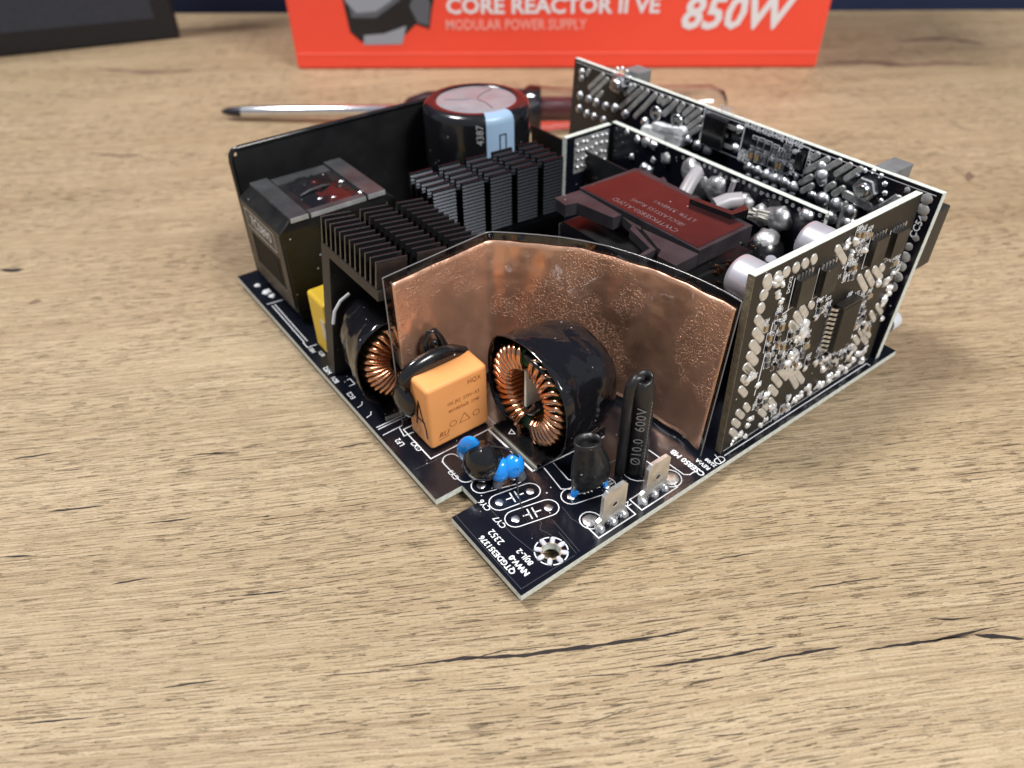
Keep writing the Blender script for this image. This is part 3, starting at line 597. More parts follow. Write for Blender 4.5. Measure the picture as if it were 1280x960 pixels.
pts = [[(25.0,33.0,24.6),(24.6,29.2,25.6),(25.2,25.0,24.0),(26.4,21.6,21.0)],[(28.0,33.2,25.2),(28.0,29.4,26.3),(28.6,25.2,24.8),(29.2,21.2,21.6)],[(32.0,33.0,25.6),(32.2,29.2,26.6),(32.6,24.8,25.2),(33,20.6,22.0)],[(37,32.6,25.8),(37.4,29.0,26.4),(37.6,24.6,25.0),(37.8,20.4,21.8)]]
b.loft([[(p[0], p[1], p[2]+.25) for p in r] for r in pts], 0, True, False, False, closed=False); fl = b.build('wrap_flap', 'black_film', c1); s_ = fl.modifiers.new('s', 'SUBSURF'); s_.levels = 2; s_.render_levels = 2; so = fl.modifiers.new('t', 'SOLIDIFY'); so.thickness = .00018
c2 = choke(T(12.6, 60.4, 0) @ rotz(84), 5.0, 10.8, 9.0, 'toroid choke with copper windings wrapped in black film under the heat sink', 16, 9)
b = MB(); b.tube([(3.2,78.0,17.0),(4.0,77.6,20.5),(5.6,77.0,23.0),(8,76.6,24.4)], .42, 6); b.build('white_edge', 'white_paper', c2)

# ---- copper shield with its clear film
path = [(6.3,54.1),(14,54.9),(24,55.9),(33.4,56.8),(34.8,56.4),(38.5,52.8),(42.2,48.9),(45.4,45.1),(48.3,40.7),(50.9,35.8),(53.1,29.8),(54.8,23.2),(55.9,17.8),(56.5,13.2),(56.8,9.0),(56.6,4.6)]
pl = [0]
for a, b_ in zip(path, path[1:]): pl.append(pl[-1]+math.dist(a, b_))
def at(s):
    s = max(0, min(pl[-1], s))
    for i in range(len(pl)-1):
        if s <= pl[i+1]+1e-9: k = (s-pl[i])/(pl[i+1]-pl[i]); return Vector((path[i][0]+(path[i+1][0]-path[i][0])*k, path[i][1]+(path[i+1][1]-path[i][1])*k))
def sheet(s0, s1, z0, z1, off, ns, nz, lean=0.0, wob=0.0, corner=0.0):
    rings = []
    for k in range(ns+1):
        s = s0+(s1-s0)*k/ns; p = at(s); t = (at(s+.4)-at(s-.4)); t = t.normalized(); nn = Vector((-t.y, t.x))
        # lean the free right end in towards the board foot
        ring = []
        for j in range(nz+1):
            q = j/nz; z = z0+(z1-z0)*q
            foot = (1-q)*2.6*max(0, (s-55)/(pl[-1]-55))
            wv = wob*(.9*math.sin(s*.33+z*.11)+.6*math.sin(s*.71-z*.23+1.3))*min(1, (s-s0)/8, (s1-s)/8)*(1 if s > 32 else .35)
            x = p.x-foot+nn.x*(off+wv); y = p.y+nn.y*(off+wv)
            ring.append((x, y, z))
        rings.append(ring)
    m = MB(); m.loft(rings, 0, True, False, False, closed=False); return m
m = sheet(2.0, pl[-1]-1.0, 1.2, 38.1, 0, 96, 28, wob=.28); sh = m.build('copper_shield', 'copper_foil', psu)
so = sh.modifiers.new('t', 'SOLIDIFY'); so.thickness = .00012; so.offset = 0
m = sheet(0, pl[-1], .1, 40.2, -.42, 96, 20, wob=.26); fmf = m.build('clear_film', 'clear_film', sh)
m = sheet(0, pl[-1], .1, 40.2, .42, 96, 20, wob=.26); fmb = m.build('clear_film', 'clear_film', sh)
b = MB(); rr = []
for off, zz in ((-.42, 40.2), (0, 40.32), (.42, 40.2)):
    rr.append([(at(pl[-1]*k/60).x+(0), at(pl[-1]*k/60).y, zz) for k in range(61)])
ed = []
for k in range(61):
    s = pl[-1]*k/60; p = at(s); ed.append((p.x, p.y, 40.25))
b.tube(ed, .16, 5)
for s_e in (0, pl[-1]):
    p = at(s_e); ft = 2.6 if s_e else 0; b.tube([(p.x-ft, p.y, .1), (p.x, p.y, 40.25)], .16, 5)
b.build('film_edge', 'film_rim', sh)

# ---- blue disc capacitors with black coating
def ellipsoid(mb, c, r, M3, n=20, k=12, mi=0):
    rings = []
    for a in range(1, k):
        t = math.pi*a/k; rings.append([(r[0]*math.sin(t)*math.cos(2*math.pi*i/n), r[1]*math.sin(t)*math.sin(2*math.pi*i/n), -r[2]*math.cos(t)) for i in range(n)])
    mb.loft(rings, mi, True, True, True, T(*c) @ M3)
E3 = lambda x, y, z: (Matrix.Rotation(math.radians(z),4,'Z') @ Matrix.Rotation(math.radians(y),4,'Y') @ Matrix.Rotation(math.radians(x),4,'X'))
mb = MB(); ellipsoid(mb, (10.5,32.2,6.6), (1.5,2.6,5.4), E3(14,-14,40)); da = mb.build('disc_capacitor', 'blue', psu); da['label'] = 'blue disc capacitor half covered by shiny black coating'
b = MB(); ellipsoid(b, (11.9,28.8,4.9), (4.3,4.5,5.3), E3(18,-14,28)); b.build('black_coating', 'black_gloss', da)
b = MB(); b.cyl((10.8,33,2.4), (10.3,34.0,0), .8); b.build('lead_sleeve', 'sleeve_grey', da)
mb = MB(); ellipsoid(mb, (13.6,25.2,4.3), (2.3,2.1,2.9), E3(-10,10,-30)); dbb = mb.build('disc_capacitor', 'blue', psu); dbb['label'] = 'blue disc capacitor tied with a black thread'
b = MB(); ellipsoid(b, (16.2,23.9,4.9), (2.4,2.1,3.0), E3(-8,10,-30)); b.build('disc_lobe', 'blue', dbb)
b = MB(); b.cyl((17.2,24.6,3.6), (18.2,23.8,0), 1.25); b.cyl((13.4,25.2,2.6), (12.6,24.9,0), 1.1); b.build('lead_sleeve', 'sleeve_grey', dbb)
b = MB(); FB = frame((15.6,22.0,5.0), (.83,-.54,.1), (-.05,.1,.99), (-.54,-.84,.1)); b.text('CY', FB @ T(0,.7), 1.1, .0, z=.1); b.text('222M', FB @ T(0,-.5), 1.0, 0, z=.05); b.build('printed_code', 'blue_mark', dbb)
b = MB(); b.tube([(12.8,28.0,9.6),(14.6,26.4,9.4),(16.4,24.8,8.9),(17.0,23.4,7.6),(16.6,22.6,5.0),(15.8,22.2,2.6),(14.8,20.4,.5),(13.4,17.6,.22),(12.3,14.8,.2),(11.6,13.0,.2)], [.32,.3,.3,.3,.26,.24,.2,.13,.1,.08], 6); b.build('black_thread', 'ink', dbb)

# ---- thermistor in heat-shrink sleeve
def ell(c, a, b_, rz, n=18, tilt=(0,0)):
    cr, sr = math.cos(math.radians(rz)), math.sin(math.radians(rz)); out = []
    for i in range(n):
        t = 2*math.pi*i/n; x = a*math.cos(t); y = b_*math.sin(t); out.append((c[0]+x*cr-y*sr, c[1]+x*sr+y*cr, c[2]+x*tilt[0]+y*tilt[1]))
    return out
mb = MB(); rz = -12
mb.loft([ell((28.0,12.3,1.0),3.6,1.3,rz), ell((27.9,12.3,2.2),4.5,1.9,rz), ell((27.8,12.3,5.5),4.6,2.4,rz), ell((27.5,12.4,8.2),4.3,2.5,rz), ell((27.2,12.5,10.4),3.7,2.4,rz), ell((27.0,12.6,12.2),3.1,2.2,rz), ell((26.8,12.7,13.6),3.0,2.2,rz,18,(-.04,0)), ell((26.6,12.7,15.0),3.05,2.25,rz,18,(-.08,.02)), ell((26.6,12.7,15.1),2.7,1.9,rz,18,(-.08,.02)), ell((26.8,12.7,12.6),2.5,1.75,rz)], 0, True, True, True)
th = mb.build('thermistor', 'shrink', psu); th['label'] = 'component in an open-topped black heat-shrink sleeve on blue legs'
b = MB(); b.loft([ell((30.6,13.4,1.2),2.2,1.6,rz), ell((30.6,13.3,5),2.6,1.9,rz), ell((30.0,13.4,7.4),2.6,1.6,rz), ell((29.6,13.4,8.8),2.0,1.1,rz), ell((29.2,13.4,9.6),1.0,.5,rz)], 0); b.build('sleeve_fold', 'shrink', th)
b = MB(); b.cyl((23.9,13.0,.2), (24.6,12.8,2.2), .75, 1.0, 10); b.cyl((31.2,11.1,.2), (30.8,11.4,2.2), .75, 1.0, 10); b.build('blue_leg', 'blue', th)
# ---- fuse in heat-shrink sleeve
mb = MB(); fx, fy = 39.6, 10.6
mb.loft([ell((fx,fy,.1),2.3,2.2,0), ell((fx,fy,4),2.25,2.2,0), ell((fx,fy,8),2.4,2.3,0), ell((fx-.1,fy+.1,14),2.35,2.25,0), ell((fx-.2,fy+.2,20),2.4,2.3,0), ell((fx-.3,fy+.3,23.0),2.55,2.2,0), ell((fx-.4,fy+.4,24.6),2.2,1.9,10,18,(.1,0)), ell((fx-.4,fy+.4,26.2),2.0,1.7,15,18,(.22,.1)), ell((fx-.4,fy+.4,26.2),1.6,1.3,15,18,(.22,.1)), ell((fx-.4,fy+.4,24.4),1.4,1.1,15)], 0, True)
fu = mb.build('fuse', 'shrink', psu); fu['label'] = 'tall fuse in a black heat-shrink tube marked 600V'
b = MB(); b.tube([(fx-3.2,fy+1.4,.1),(fx-3.2,fy+1.4,10),(fx-3.1,fy+1.5,20),(fx-2.8,fy+1.5,24),(fx-1.6,fy+1.2,26.2),(fx-.6,fy+.9,25.8)], [1.2,1.2,1.25,1.3,1.2,.8], 10); b.build('folded_lead', 'shrink', fu)
fa = math.atan2(CAM[1]-fy, CAM[0]-fx)
FF = frame((fx+2.42*math.cos(fa+.10), fy+2.42*math.sin(fa+.10), 11.6), (0,0,1), (math.sin(fa+.10),-math.cos(fa+.10),0), (math.cos(fa+.10),math.sin(fa+.10),0))
b = MB(); b.text('Ø10.0  600V', FF @ T(.4,.3), 3.0, -.005, z=.14, sp=1.05)
for k in range(22): b.line([(-11+k*1.0,-1.35),(-10.5+k*1.0,-1.35)], .16, .16, 0, FF)
b.build('sleeve_text', 'sleeve_print', fu)

# ---- spade terminals
def spade(cx, lbl):
    b = MB(frame((cx, 3.1, 0), (1,0,0), (0,0,1), (0,-1,0)))
    out = [(-4.2,-.1),(-2.6,-.1),(-2.3,1.3),(-1.0,1.5),(-.7,.6),(.6,.6),(1.0,1.5),(1.9,1.5),(2.3,-.1),(3.9,-.1),(3.9,1.4),(3.2,1.9),(3.2,9.4),(2.4,10.3),(-2.2,10.3),(-3.1,9.2),(-3.2,3.0),(-4.4,2.6),(-4.4,.6)]
    b.prism(out, -.4, .4); t = b.build('spade_terminal', 'tinplate', psu, bevel=.12); t['label'] = lbl
    d = MB(frame((cx, 2.68, 5.6), (1,0,0), (0,0,1), (0,-1,0))); d.lathe([(1.15,.03),(1.0,.14),(.75,.16),(.6,.03)], 16, cap1=False); d.build('dimple', 'solder', t)
    d = MB(frame((cx, 2.68, 5.6), (1,0,0), (0,0,1), (0,-1,0))); d.lathe([(.62,.03),(.2,.035)], 12, cap0=False); d.build('dimple_hole', 'dark_steel', t)
    d = MB()
    for x in (-3.4, 0, 3.0):
        d.dome((cx+x, 2.8, 0), (0,0,1), 1.15, 1.25, 12, 5, 0, .12)
    d.dome((cx+3.1, 3.4, 0), (0,0,1), 1.3, 1.5, 12, 5, 0, .12); d.build('solder_blob', 'solder', t)
spade(25.7, 'flat metal spade terminal beside the mounting hole'); spade(37.8, 'flat metal spade terminal in front of the fuse')

# ---- main transformer
z = 38.0
mb = MB(); mb.box((61,25,1), (88,64,31)); tr = mb.build('transformer', 'black_sheet', psu, bevel=.5)
q = lambda u, v, zz=z: tuple(onz(680+u/4.923, 190+v/4.923, zz)[:2])
lab = [q(222,222), q(955,602), q(1255,455), q(560,112)]
plate = [q(218,219), q(957,608), q(1285,452), q(590,100), q(548,104)]
b = MB(); b.prism(plate, 34.2, 38.0); top = b.build('core_top', 'trafo_top', tr, bevel=.25)
b = MB(); cxy = np.mean(np.array(lab), 0); b.prism([tuple(cxy+(np.array(p)-cxy)*.965) for p in lab], 38.02, 38.12); b.build('top_label', 'trafo_label', tr)
b = MB(); b.prism([q(65,272), q(130,318), q(205,303), q(430,396), q(478,376), q(222,226)], 34.5, 37.6); b.build('bobbin_flange', 'trafo_top', tr, bevel=.3)
b = MB(); b.prism([q(605,462), q(700,578), q(722,592), q(700,630), q(812,690), q(955,618)], 34.5, 37.6); b.build('bobbin_flange', 'trafo_top', tr, bevel=.3)
b = MB(); b.prism([q(480,376), q(545,432), q(530,455), q(655,572), q(575,620), q(590,632), q(690,580), q(560,440), q(600,460), q(598,440)], 35, 37.2); b.build('bobbin_clip', 'trafo_top', tr)
b = MB(); b.prism([q(545,104), q(590,100), q(655,150), q(610,170)], 34.5, 38.05); b.prism([q(680,150), q(740,125), q(760,150), q(715,165), q(825,250), q(800,270)], 34, 36.8); b.build('bobbin_flange', 'trafo_top', tr, bevel=.2)
b = MB(); b.prism([q(890,320), q(940,318), q(1150,395), q(1225,355), q(1255,385), q(1150,420)], 37, 39.4); b.build('bobbin_rail', 'black_gloss', tr, bevel=.15)
b = MB(); b.loft([[(60.2,y,zz) for y, zz in ((62,24),(40,24))],[(58.4,y,zz) for y, zz in ((60,28),(43,28))],[(59.4,y,zz) for y, zz in ((61,33),(41,33))]], 0, True, False, False, closed=False); b.build('taped_winding', 'black_film', tr)
random.seed(11)
b = MB()
for i in range(16):
    x = random.uniform(64, 86); zz = random.uniform(27, 33.5); b.tube([(x,24.9,zz),(x+1.2,24.6,zz-.6),(x+2.2,24.9,zz-1.4)], .35, 5)
b.build('winding', 'enamel_wire', tr)
TM = T(73.6, 44.5, 38.14) @ rotz(90)
b = MB(); b.text('CWTFKSE850-A12PD', TM @ T(0,3.2), 2.3, -.02, z=.02); b.text('(B)CLASS155 RoHS', TM @ T(-1,0), 2.1, -.02, z=.02); b.text('LTTR: 2348W1', TM @ T(-3,-3.6), 2.1, -.02, z=.02); b.build('label_text', 'faint_print', tr)

# ---- rectifier board (parallel to the outlet board) with big solder joints
yA, yB, xR, HRb = 20.5, 95.0, 107.0, 36.4
mb = MB(); mb.box((xR,yA,0), (xR+1.6,yB,HRb)); mb.box((xR-.02,yA+.01,HRb-.02), (xR+1.62,yB-.01,HRb+.06), 1); mb.box((xR,yA-.05,0.2), (xR+1.6,yA+.02,HRb), 1); rb = mb.build('rectifier_board', ['pcb', 'fr4'], psu)
for (u, v, r, h, jit) in [(868,205,4.3,3.6,.08), (878,224,4.0,3.4,.08), (897,224,4.2,3.6,.08), (933,243,3.6,3.4,.08), (955,258,3.6,3.2,.08), (977,262,4.1,4.2,.08), (1009,267,1.9,1.6,.05), (834,188,2.1,1.8,.1), (797,172,1.1,.9,.1), (790,194,1.0,.8,.1), (808,176,1.4,1.1,.2), (817,179,1.3,1.2,.2), (784,163,.9,.6,.1), (817,198,.9,.6,.1), (806,207,1.5,1.3,.2), (813,212,1.5,1.3,.2)]:
    p = on(u, v, (xR,0,0), (1,0,0)); b = MB(); b.dome((0,0,0), (-1,0,.15), r*.86 if r > 2 else r, h*(.72 if r > 2 else 1), 14, 6, 0, jit+.08); b.build('solder_joint', 'solder_flux' if r > 2 else 'solder', rb, loc=(xR, p[1], p[2]-(2.4 if r > 2 else .4)), local=True)
b = MB()
for k in range(26):
    s = k/25; p = (xR, 66-s*48, 35.1-.4*math.sin(k)); b.lathe([(.55,.05),(.45,.12),(.28,.12),(.28,.02)], 8, 0, True, T(*p) @ Matrix.Rotation(-math.pi/2,4,'Y')) if 18 < p[1] else None
b.build('via_ring', 'solder_dull', rb)
b = MB()
for (u0,v0,u1,v1,r) in [(872,215,855,243,2.0), (925,250,893,258,2.2), (918,226,910,250,.7)]:
    a = on(u0, v0, (xR-1.5,0,0), (1,0,0)); c = on(u1, v1, (xR-8 if r > 1 else xR-1.2,0,0), (1,0,0)); b.tube([a, (np.array(a)+np.array(c))/2+np.array([0,0,.6]), c], r, 8)
b.build('lead_sleeve', 'wire_white', rb)
random.seed(5)
b = MB()
for i in range(26):
    a = on(930+random.uniform(0,18), 262+random.uniform(-2,10), (xR-4,0,0), (1,0,0)); b.tube([a, (a[0]+1.8, a[1]-2.2, a[2]-.6+random.uniform(-.4,.4)), (a[0]+3.2, a[1]-4.2, a[2]-1.6)], .2, 5)
b.build('litz_wire', 'pad', rb)
mb = MB(T(100.0, 30.5, 0)); mb.lathe([(5.8,0),(6.0,4),(5.9,18),(5.6,23),(4.8,26.4),(3.0,28)], 26); ind = mb.build('sleeved_inductor', 'black_gloss', psu)
b = MB(); b.dome((100.2,30.2,27.0), (-.2,-.2,1), 3.4, 3.2, 16, 6, 0, .14); b.build('solder_cap', 'solder_flux', ind)
b = MB(); b.cyl((95.0,24.5,22), (93.6,23.6,27.5), 1.6, 1.3, 12); b.build('wire_stub', 'alu_sleeve', ind)
# small driver board standing across
mb = MB(); mb.box((89.5,95.2,0), (107.0,96.8,35.6)); mb.box((89.4,95.18,35.55), (107.0,96.82,35.7), 1); mb.box((89.38,95.19,.2), (89.52,96.81,35.5), 1); db = mb.build('driver_board', ['pcb', 'fr4'], psu)
b = MB(); b.box((92.5,95.0,24), (106.0,95.15,34.6)); b.build('tinned_area', 'slot_tin', db)
random.seed(21)
for i in range(7):
    for k in range(4):
        b = MB(); b.dome((0,0,0), (0,-1,0), random.uniform(.55,.8), .7, 8, 4, 0, .1); b.build('solder_joint', 'solder', db, loc=(93.4+i*1.9+random.uniform(-.3,.3), 94.95, 33.4-k*2.6+random.uniform(-.4,.4)), local=True)

# ---- control board (upright along the near right edge)
nI = math.hypot(1.68, 45.6); IH = nI; OI = (58.1, 2.3, 0)
eIt = Vector((0, 1.68/nI, 45.6/nI)); eIn = Vector((0, -45.6/nI, 1.68/nI)); MI = frame(OI, (1,0,0), eIt, eIn); MIi = MI.inverted()
def ip(u, v): q_ = MIi @ Vector(on(u, v, OI, eIn)); return (q_.x, q_.y)
IW = 57.0
mb = MB(MI); mb.box((0,0.05,-1.6), (IW,IH,0)); mb.box((-.05,IH-.02,-1.62), (IW+.03,IH+.08,.02), 1); mb.box((-.08,.1,-1.61), (.02,IH,.01), 2); cb = mb.build('control_board', ['pcb_brown', 'fr4', 'fr4_rough'], psu)
A7 = lambda x, y: (880+x/4.923, 280+y/4.923); A8 = lambda x, y: (890+x/5.818, 400+y/5.818); A5 = lambda x, y: (930+x/5.565, 250+y/5.565)
pads = [(A7,385,340,395,380,3.0),(A7,450,320,455,360,2.8),(A7,503,290,508,300,2.6),(A7,562,262,568,275,2.5),(A7,617,235,625,250,2.4),(A7,672,208,678,225,2.3),(A7,362,430,370,442,2.7),(A7,345,512,352,525,2.6),
        (A7,325,582,375,648,2.3),(A7,312,660,350,708,2.3),(A7,293,735,330,780,2.3),(A7,275,805,315,850,2.3),(A7,258,875,298,925,2.3),
        (A7,655,490,664,505,2.1),(A7,600,515,625,558,2.1),(A7,562,555,588,600,2.1),(A7,532,612,565,650,2.0),(A7,818,148,862,228,2.1),(A7,952,325,992,405,2.0),(A7,1000,300,1035,370,2.0),(A7,1045,275,1085,330,2.0),(A7,1090,258,1098,278,2.0),
        (A8,238,340,290,385,2.0),(A8,222,420,255,455,2.0),(A8,205,500,240,540,2.0),(A8,240,620,262,650,1.9),(A8,185,668,220,700,1.9),(A8,155,735,190,765,1.9),(A8,138,805,170,835,1.9),
        (A8,420,490,462,535,2.0),(A8,445,410,492,470,2.0),(A8,492,365,540,420,2.0),(A8,545,360,612,480,2.0),(A8,590,350,655,445,2.0),(A8,672,358,680,350,1.6),
        (A8,1105,25,1132,60,1.8),(A8,1072,72,1095,112,1.8),(A8,1035,125,1060,165,1.8),(A8,1090,125,1122,165,1.8),(A8,1020,190,1040,215,1.7),(A8,868,270,902,318,1.9),(A8,800,320,830,350,1.9),(A8,600,100,610,140,2.0),(A8,575,40,595,60,2.0),
        (A8,370,600,400,640,1.8),(A8,420,580,455,625,1.8),(A8,345,660,380,690,1.8),(A7,1025,545,1045,590,1.7),(A7,1062,500,1088,545,1.7),(A7,965,640,985,680,1.7),(A7,1000,660,1015,690,1.7)]
for (Af, x0_, y0_, x1_, y1_, wd) in pads:
    b = MB(MI); b.slot(ip(*Af(x0_,y0_)), ip(*Af(x1_,y1_)), wd*.86, .22, z0=.01); b.build('solder_pad', 'pad', cb)
random.seed(31)
blobs = [(A8,150,880,1.0),(A8,205,825,1.1),(A8,230,850,.9),(A8,255,770,1.0),(A8,285,715,1.1),(A8,345,765,1.0),(A8,385,725,1.0),(A8,430,640,1.1),(A8,395,545,1.2),(A8,335,465,1.0),(A8,265,420,1.5),(A8,300,400,1.2),(A8,550,560,1.2),(A8,600,585,1.3),(A8,640,545,1.2),(A8,690,490,1.4),(A8,700,535,1.1),(A8,760,480,1.1),(A8,800,460,1.2),(A8,840,440,1.3),(A8,890,400,1.4),(A8,930,350,1.2),(A8,965,375,1.1),(A8,985,330,1.2),(A8,1020,290,1.2),(A8,1060,250,1.3),(A8,1100,215,1.3),(A8,1085,285,1.2),(A8,570,275,2.0),(A8,620,330,1.3),(A8,742,310,1.0),(A8,645,75,1.9),(A8,625,130,1.3),(A8,830,265,1.4),(A8,975,140,1.6),(A8,980,260,1.4),(A8,540,610,1.0),(A8,800,350,1.3),(A8,860,390,1.2),(A8,790,300,1.1),
         (A7,1070,350,1.6),(A7,1110,360,1.4),(A7,1130,420,1.7),(A7,1100,470,1.5),(A7,885,120,1.2),(A7,930,110,1.3),(A7,985,160,1.1),(A7,900,190,1.1),(A7,1200,60,.8),(A7,600,640,1.6),(A7,570,690,1.0),(A7,685,575,1.0),(A7,440,340,1.4),(A7,470,370,1.0),(A7,455,430,1.2),(A7,480,460,.9),(A7,1165,300,1.0),(A7,1090,585,1.1),(A7,530,820,1.7),(A7,680,850,.9),(A7,620,885,.9)]
for (Af, x, y, r) in blobs:
    s, t = ip(*Af(x, y)); b = MB(MI)
    for kk in range(3): b.dome((s+random.uniform(-.7,.7)*r*(kk > 0), t+random.uniform(-.7,.7)*r*(kk > 0), 0), (random.uniform(-.5,.5), random.uniform(-.7,.3), 1), r*random.uniform(.5,.85), r*random.uniform(.35,.7), 9, 4, 0, .35, random.uniform(.7,1.4))
    b.build('solder_blob', 'blob_tin', cb)
def chip(P4, h, pins, name, parent, M, inv, off, nrm, lab=None, ptop=True):
    pts = [Vector(p) for p in P4]; b = MB(M); b.prism([tuple(p) for p in pts], .15, h); o = b.build(name, 'brown_black', parent, bevel=.12); return o
def rect(s, t, w_, h_): return [(s-w_/2,t-h_/2),(s+w_/2,t-h_/2),(s+w_/2,t+h_/2),(s-w_/2,t+h_/2)]
silk = MB(MI)
for (Af, cx_, cy_) in ((A5,395,615),(A5,560,545),(A5,905,340),(A5,1045,285)):
    s, t = ip(*Af(cx_, cy_)); chip(rect(s, t, 5.0, 6.3), 1.55, 0, 'integrated_circuit', cb, MI, MIi, 0, 0)
    for k in range(5):
        b = MB(MI); b.box((s-2.5+k*1.1,t+3.1,.05), (s-1.9+k*1.1,t+4.2,.4)); b.build('chip_pin', 'solder', cb)
    silk.line([(s-3.0,t+3.5),(s-3.0,t-3.9),(s+1.2,t-3.9)], .22, .04)
s, t = ip(*A7(825, 600)); bw, bh = 7.2, 12.4
chip(rect(s, t, bw, bh), 2.3, 0, 'integrated_circuit', cb, MI, MIi, 0, 0)
b = MB(MI); b.box((s-bw/2+.2,t-bh/2+.4,2.3), (s+bw/2-.2,t+bh/2-.8,2.42)); b.build('chip_top', 'pcb_brown', cb)
for k in range(10):
    for sg in (-1, 1):
        y = t-bh/2+.75+k*1.2; xx = s+sg*bw/2; b = MB(MI)
        b.loft([[(xx+sg*a, y-.33, z_) , (xx+sg*a, y+.33, z_), (xx+sg*a, y+.33, z_+.25), (xx+sg*a, y-.33, z_+.25)] for a, z_ in ((-.1,1.15),(.5,1.15),(.85,.9),(1.1,.2),(1.35,.05),(2.0,.05))], 0, False); b.build('chip_pin', 'solder', cb)
# small chip components + silk frames and reference text
def smd(M, s, t, a, parent, L=1.75, W_=1.0, H_=.6, body='pcb'):
    b = MB(M @ T(s, t, 0) @ rotz(a)); b.box((-L/2+.22,-W_/2,.04), (L/2-.22,W_/2,H_)); b.box((-L/2,-W_/2-.02,.03), (-L/2+.24,W_/2+.02,H_+.02), 1); b.box((L/2-.24,-W_/2-.02,.03), (L/2,W_/2+.02,H_+.02), 1); b.build('chip_component', [body, 'solder'], parent)
regions = [(A7,370,600,540,900,26),(A7,880,430,1010,650,26),(A7,700,450,770,560,6),(A7,780,760,900,820,6),(A8,300,560,380,640,6),(A8,520,60,700,330,24),(A8,420,160,520,330,16),(A7,860,240,930,330,8),(A7,940,60,1010,170,6),(A7,1130,190,1200,330,10),(A7,430,520,520,600,6),(A8,760,230,950,330,12),(A8,430,640,560,730,6)]
placed = []
for (Af, xa, ya, xb, yb, cnt) in regions:
    for i in range(cnt):
        s, t = ip(*Af(random.uniform(xa, xb), random.uniform(ya, yb)))
        if any(abs(s-a) < 1.7 and abs(t-b_) < 1.7 for a, b_ in placed) or not (1.2 < s < IW-1.2): continue
        placed.append((s, t)); smd(MI, s, t, random.choice((0, 90, 90)), cb, body=random.choice(('pcb','ceramic_brown','pcb','sleeve_grey')))
        silk.line([(s-.8,t-1.1),(s+.8,t-1.1),(s+.8,t+1.1),(s-.8,t+1.1)], .17, .03, closed=True)
        if random.random() < .8: silk.text(random.choice('RCD')+str(random.randint(10,99)), MI.inverted() @ MI @ T(s+.2, t+1.6), 1.15, .02, z=.04)
for i in range(110):
    Af, xa, ya, xb, yb, cnt = random.choice(regions); s, t = ip(*Af(random.uniform(xa, xb), random.uniform(ya, yb)))
    silk.text(random.choice(('R','C','DC','D'))+str(random.randint(1,99)), T(s, t) @ rotz(random.choice((0,90))), 1.25, .02, z=.045)
s0, t0 = ip(*A7(425,600)); s1, t1 = ip(*A7(335,960)); silk.line([(s0,t0),(s1,t1),(s1-.4,t1-4)], .3, .05); silk.line([(s0,t0),(s0+5,t0+1.0)], .3, .05)
for k in range(4): silk.text(('DCX2','DC01','DC15','DC20')[k], T(*ip(*((A5(318,590),A5(640,545),A5(540,680),A7(575,740))[k]))) @ rotz(90 if k == 0 else 0), 1.5, .01, z=.05)
silk.line([(.8,.6),(IW-1,.6)], .15, .03)
silk.build('silkscreen_print', 'silk', cb)
# silver capacitors on its rear face
for (cx_, cz_, lbl) in ((68.6,37.0,'silver can capacitor beside the copper shield'), (91.6,37.2,'silver can capacitor in the middle of the control board')):
    M = frame((cx_, 15.2, cz_), (1,0,0), (0,0,1), (0,-1,0)); b = MB(M); b.lathe([(4.0,0),(4.5,.45),(4.55,1.2),(4.55,8.2),(4.3,8.7),(4.55,9.2),(4.5,10.2)], 30); o = b.build('can_capacitor', 'alu_sleeve', psu); o['label'] = lbl
    b = MB(M); b.lathe([(3.4,.02),(3.9,-.06),(3.95,.1)], 24, cap0=True, cap1=False); b.build('can_top', 'alu_top', o)

# ---- outlet board (far side) with solder slots, nuts and small parts
km = 2.373/45.3; nM = math.hypot(1, km); ML = 125.1; OMd = (116.4, 126.4, 0); MH = 45.3*nM
eMt = Vector((km/nM, 0, 1/nM)); eMn = Vector((-1/nM, 0, km/nM)); MO = frame(OMd, (0,-1,0), eMt, eMn); MOi = MO.inverted()
def mp(u, v): q_ = MOi @ Vector(on(u, v, OMd, eMn)); return (q_.x, q_.y)
mb = MB(MO); mb.box((0,.05,-1.6), (ML,MH,0)); mb.box((-.04,MH-.02,-1.62), (ML+.03,MH+.08,.02), 1); mb.box((ML-.02,.1,-1.61), (ML+.07,MH,.015), 1); ob = mb.build('outlet_board', ['pcb', 'fr4'], psu)
B4 = lambda x, y: (720+x/4.571, 70+y/4.571); B6 = lambda x, y: (920+x/4.571, 160+y/4.571)
slots = [(B4,65,105,75,85,1.7),(B4,80,180,155,110,1.8),(B4,95,215,180,135,1.8),(B4,120,240,150,212,1.8),(B4,285,215,335,172,1.8),(B4,255,290,375,192,1.8),(B4,290,322,410,205,1.8),(B4,340,345,455,222,1.8),(B4,475,255,490,235,1.9),(B4,500,270,535,245,1.8),(B4,505,330,575,262,1.8),(B4,590,308,612,280,1.9),(B4,622,330,665,292,1.8),(B4,632,372,710,310,1.8),(B4,640,412,718,355,1.8),(B4,645,450,708,408,1.8),
         (B6,440,172,468,152,1.8),(B6,400,245,525,178,1.8),(B6,505,240,592,190,1.8),(B6,575,262,652,213,1.8),(B6,632,288,712,235,1.8),(B6,375,310,430,280,1.8),(B6,382,360,436,330,1.8),(B6,520,345,558,322,1.8),(B6,562,375,612,345,1.8),(B6,800,468,930,408,2.4),(B6,760,498,915,388,1.0),(B6,630,380,660,395,2.4),(B6,690,415,760,450,2.4)]
for (Af, a_, b_, c_, d_, wd) in slots:
    b = MB(MO); b.slot(mp(*Af(a_,b_)), mp(*Af(c_,d_)), wd*.92, .35, z0=.01); b.build('tinned_slot', 'slot_tin', ob)
random.seed(41)
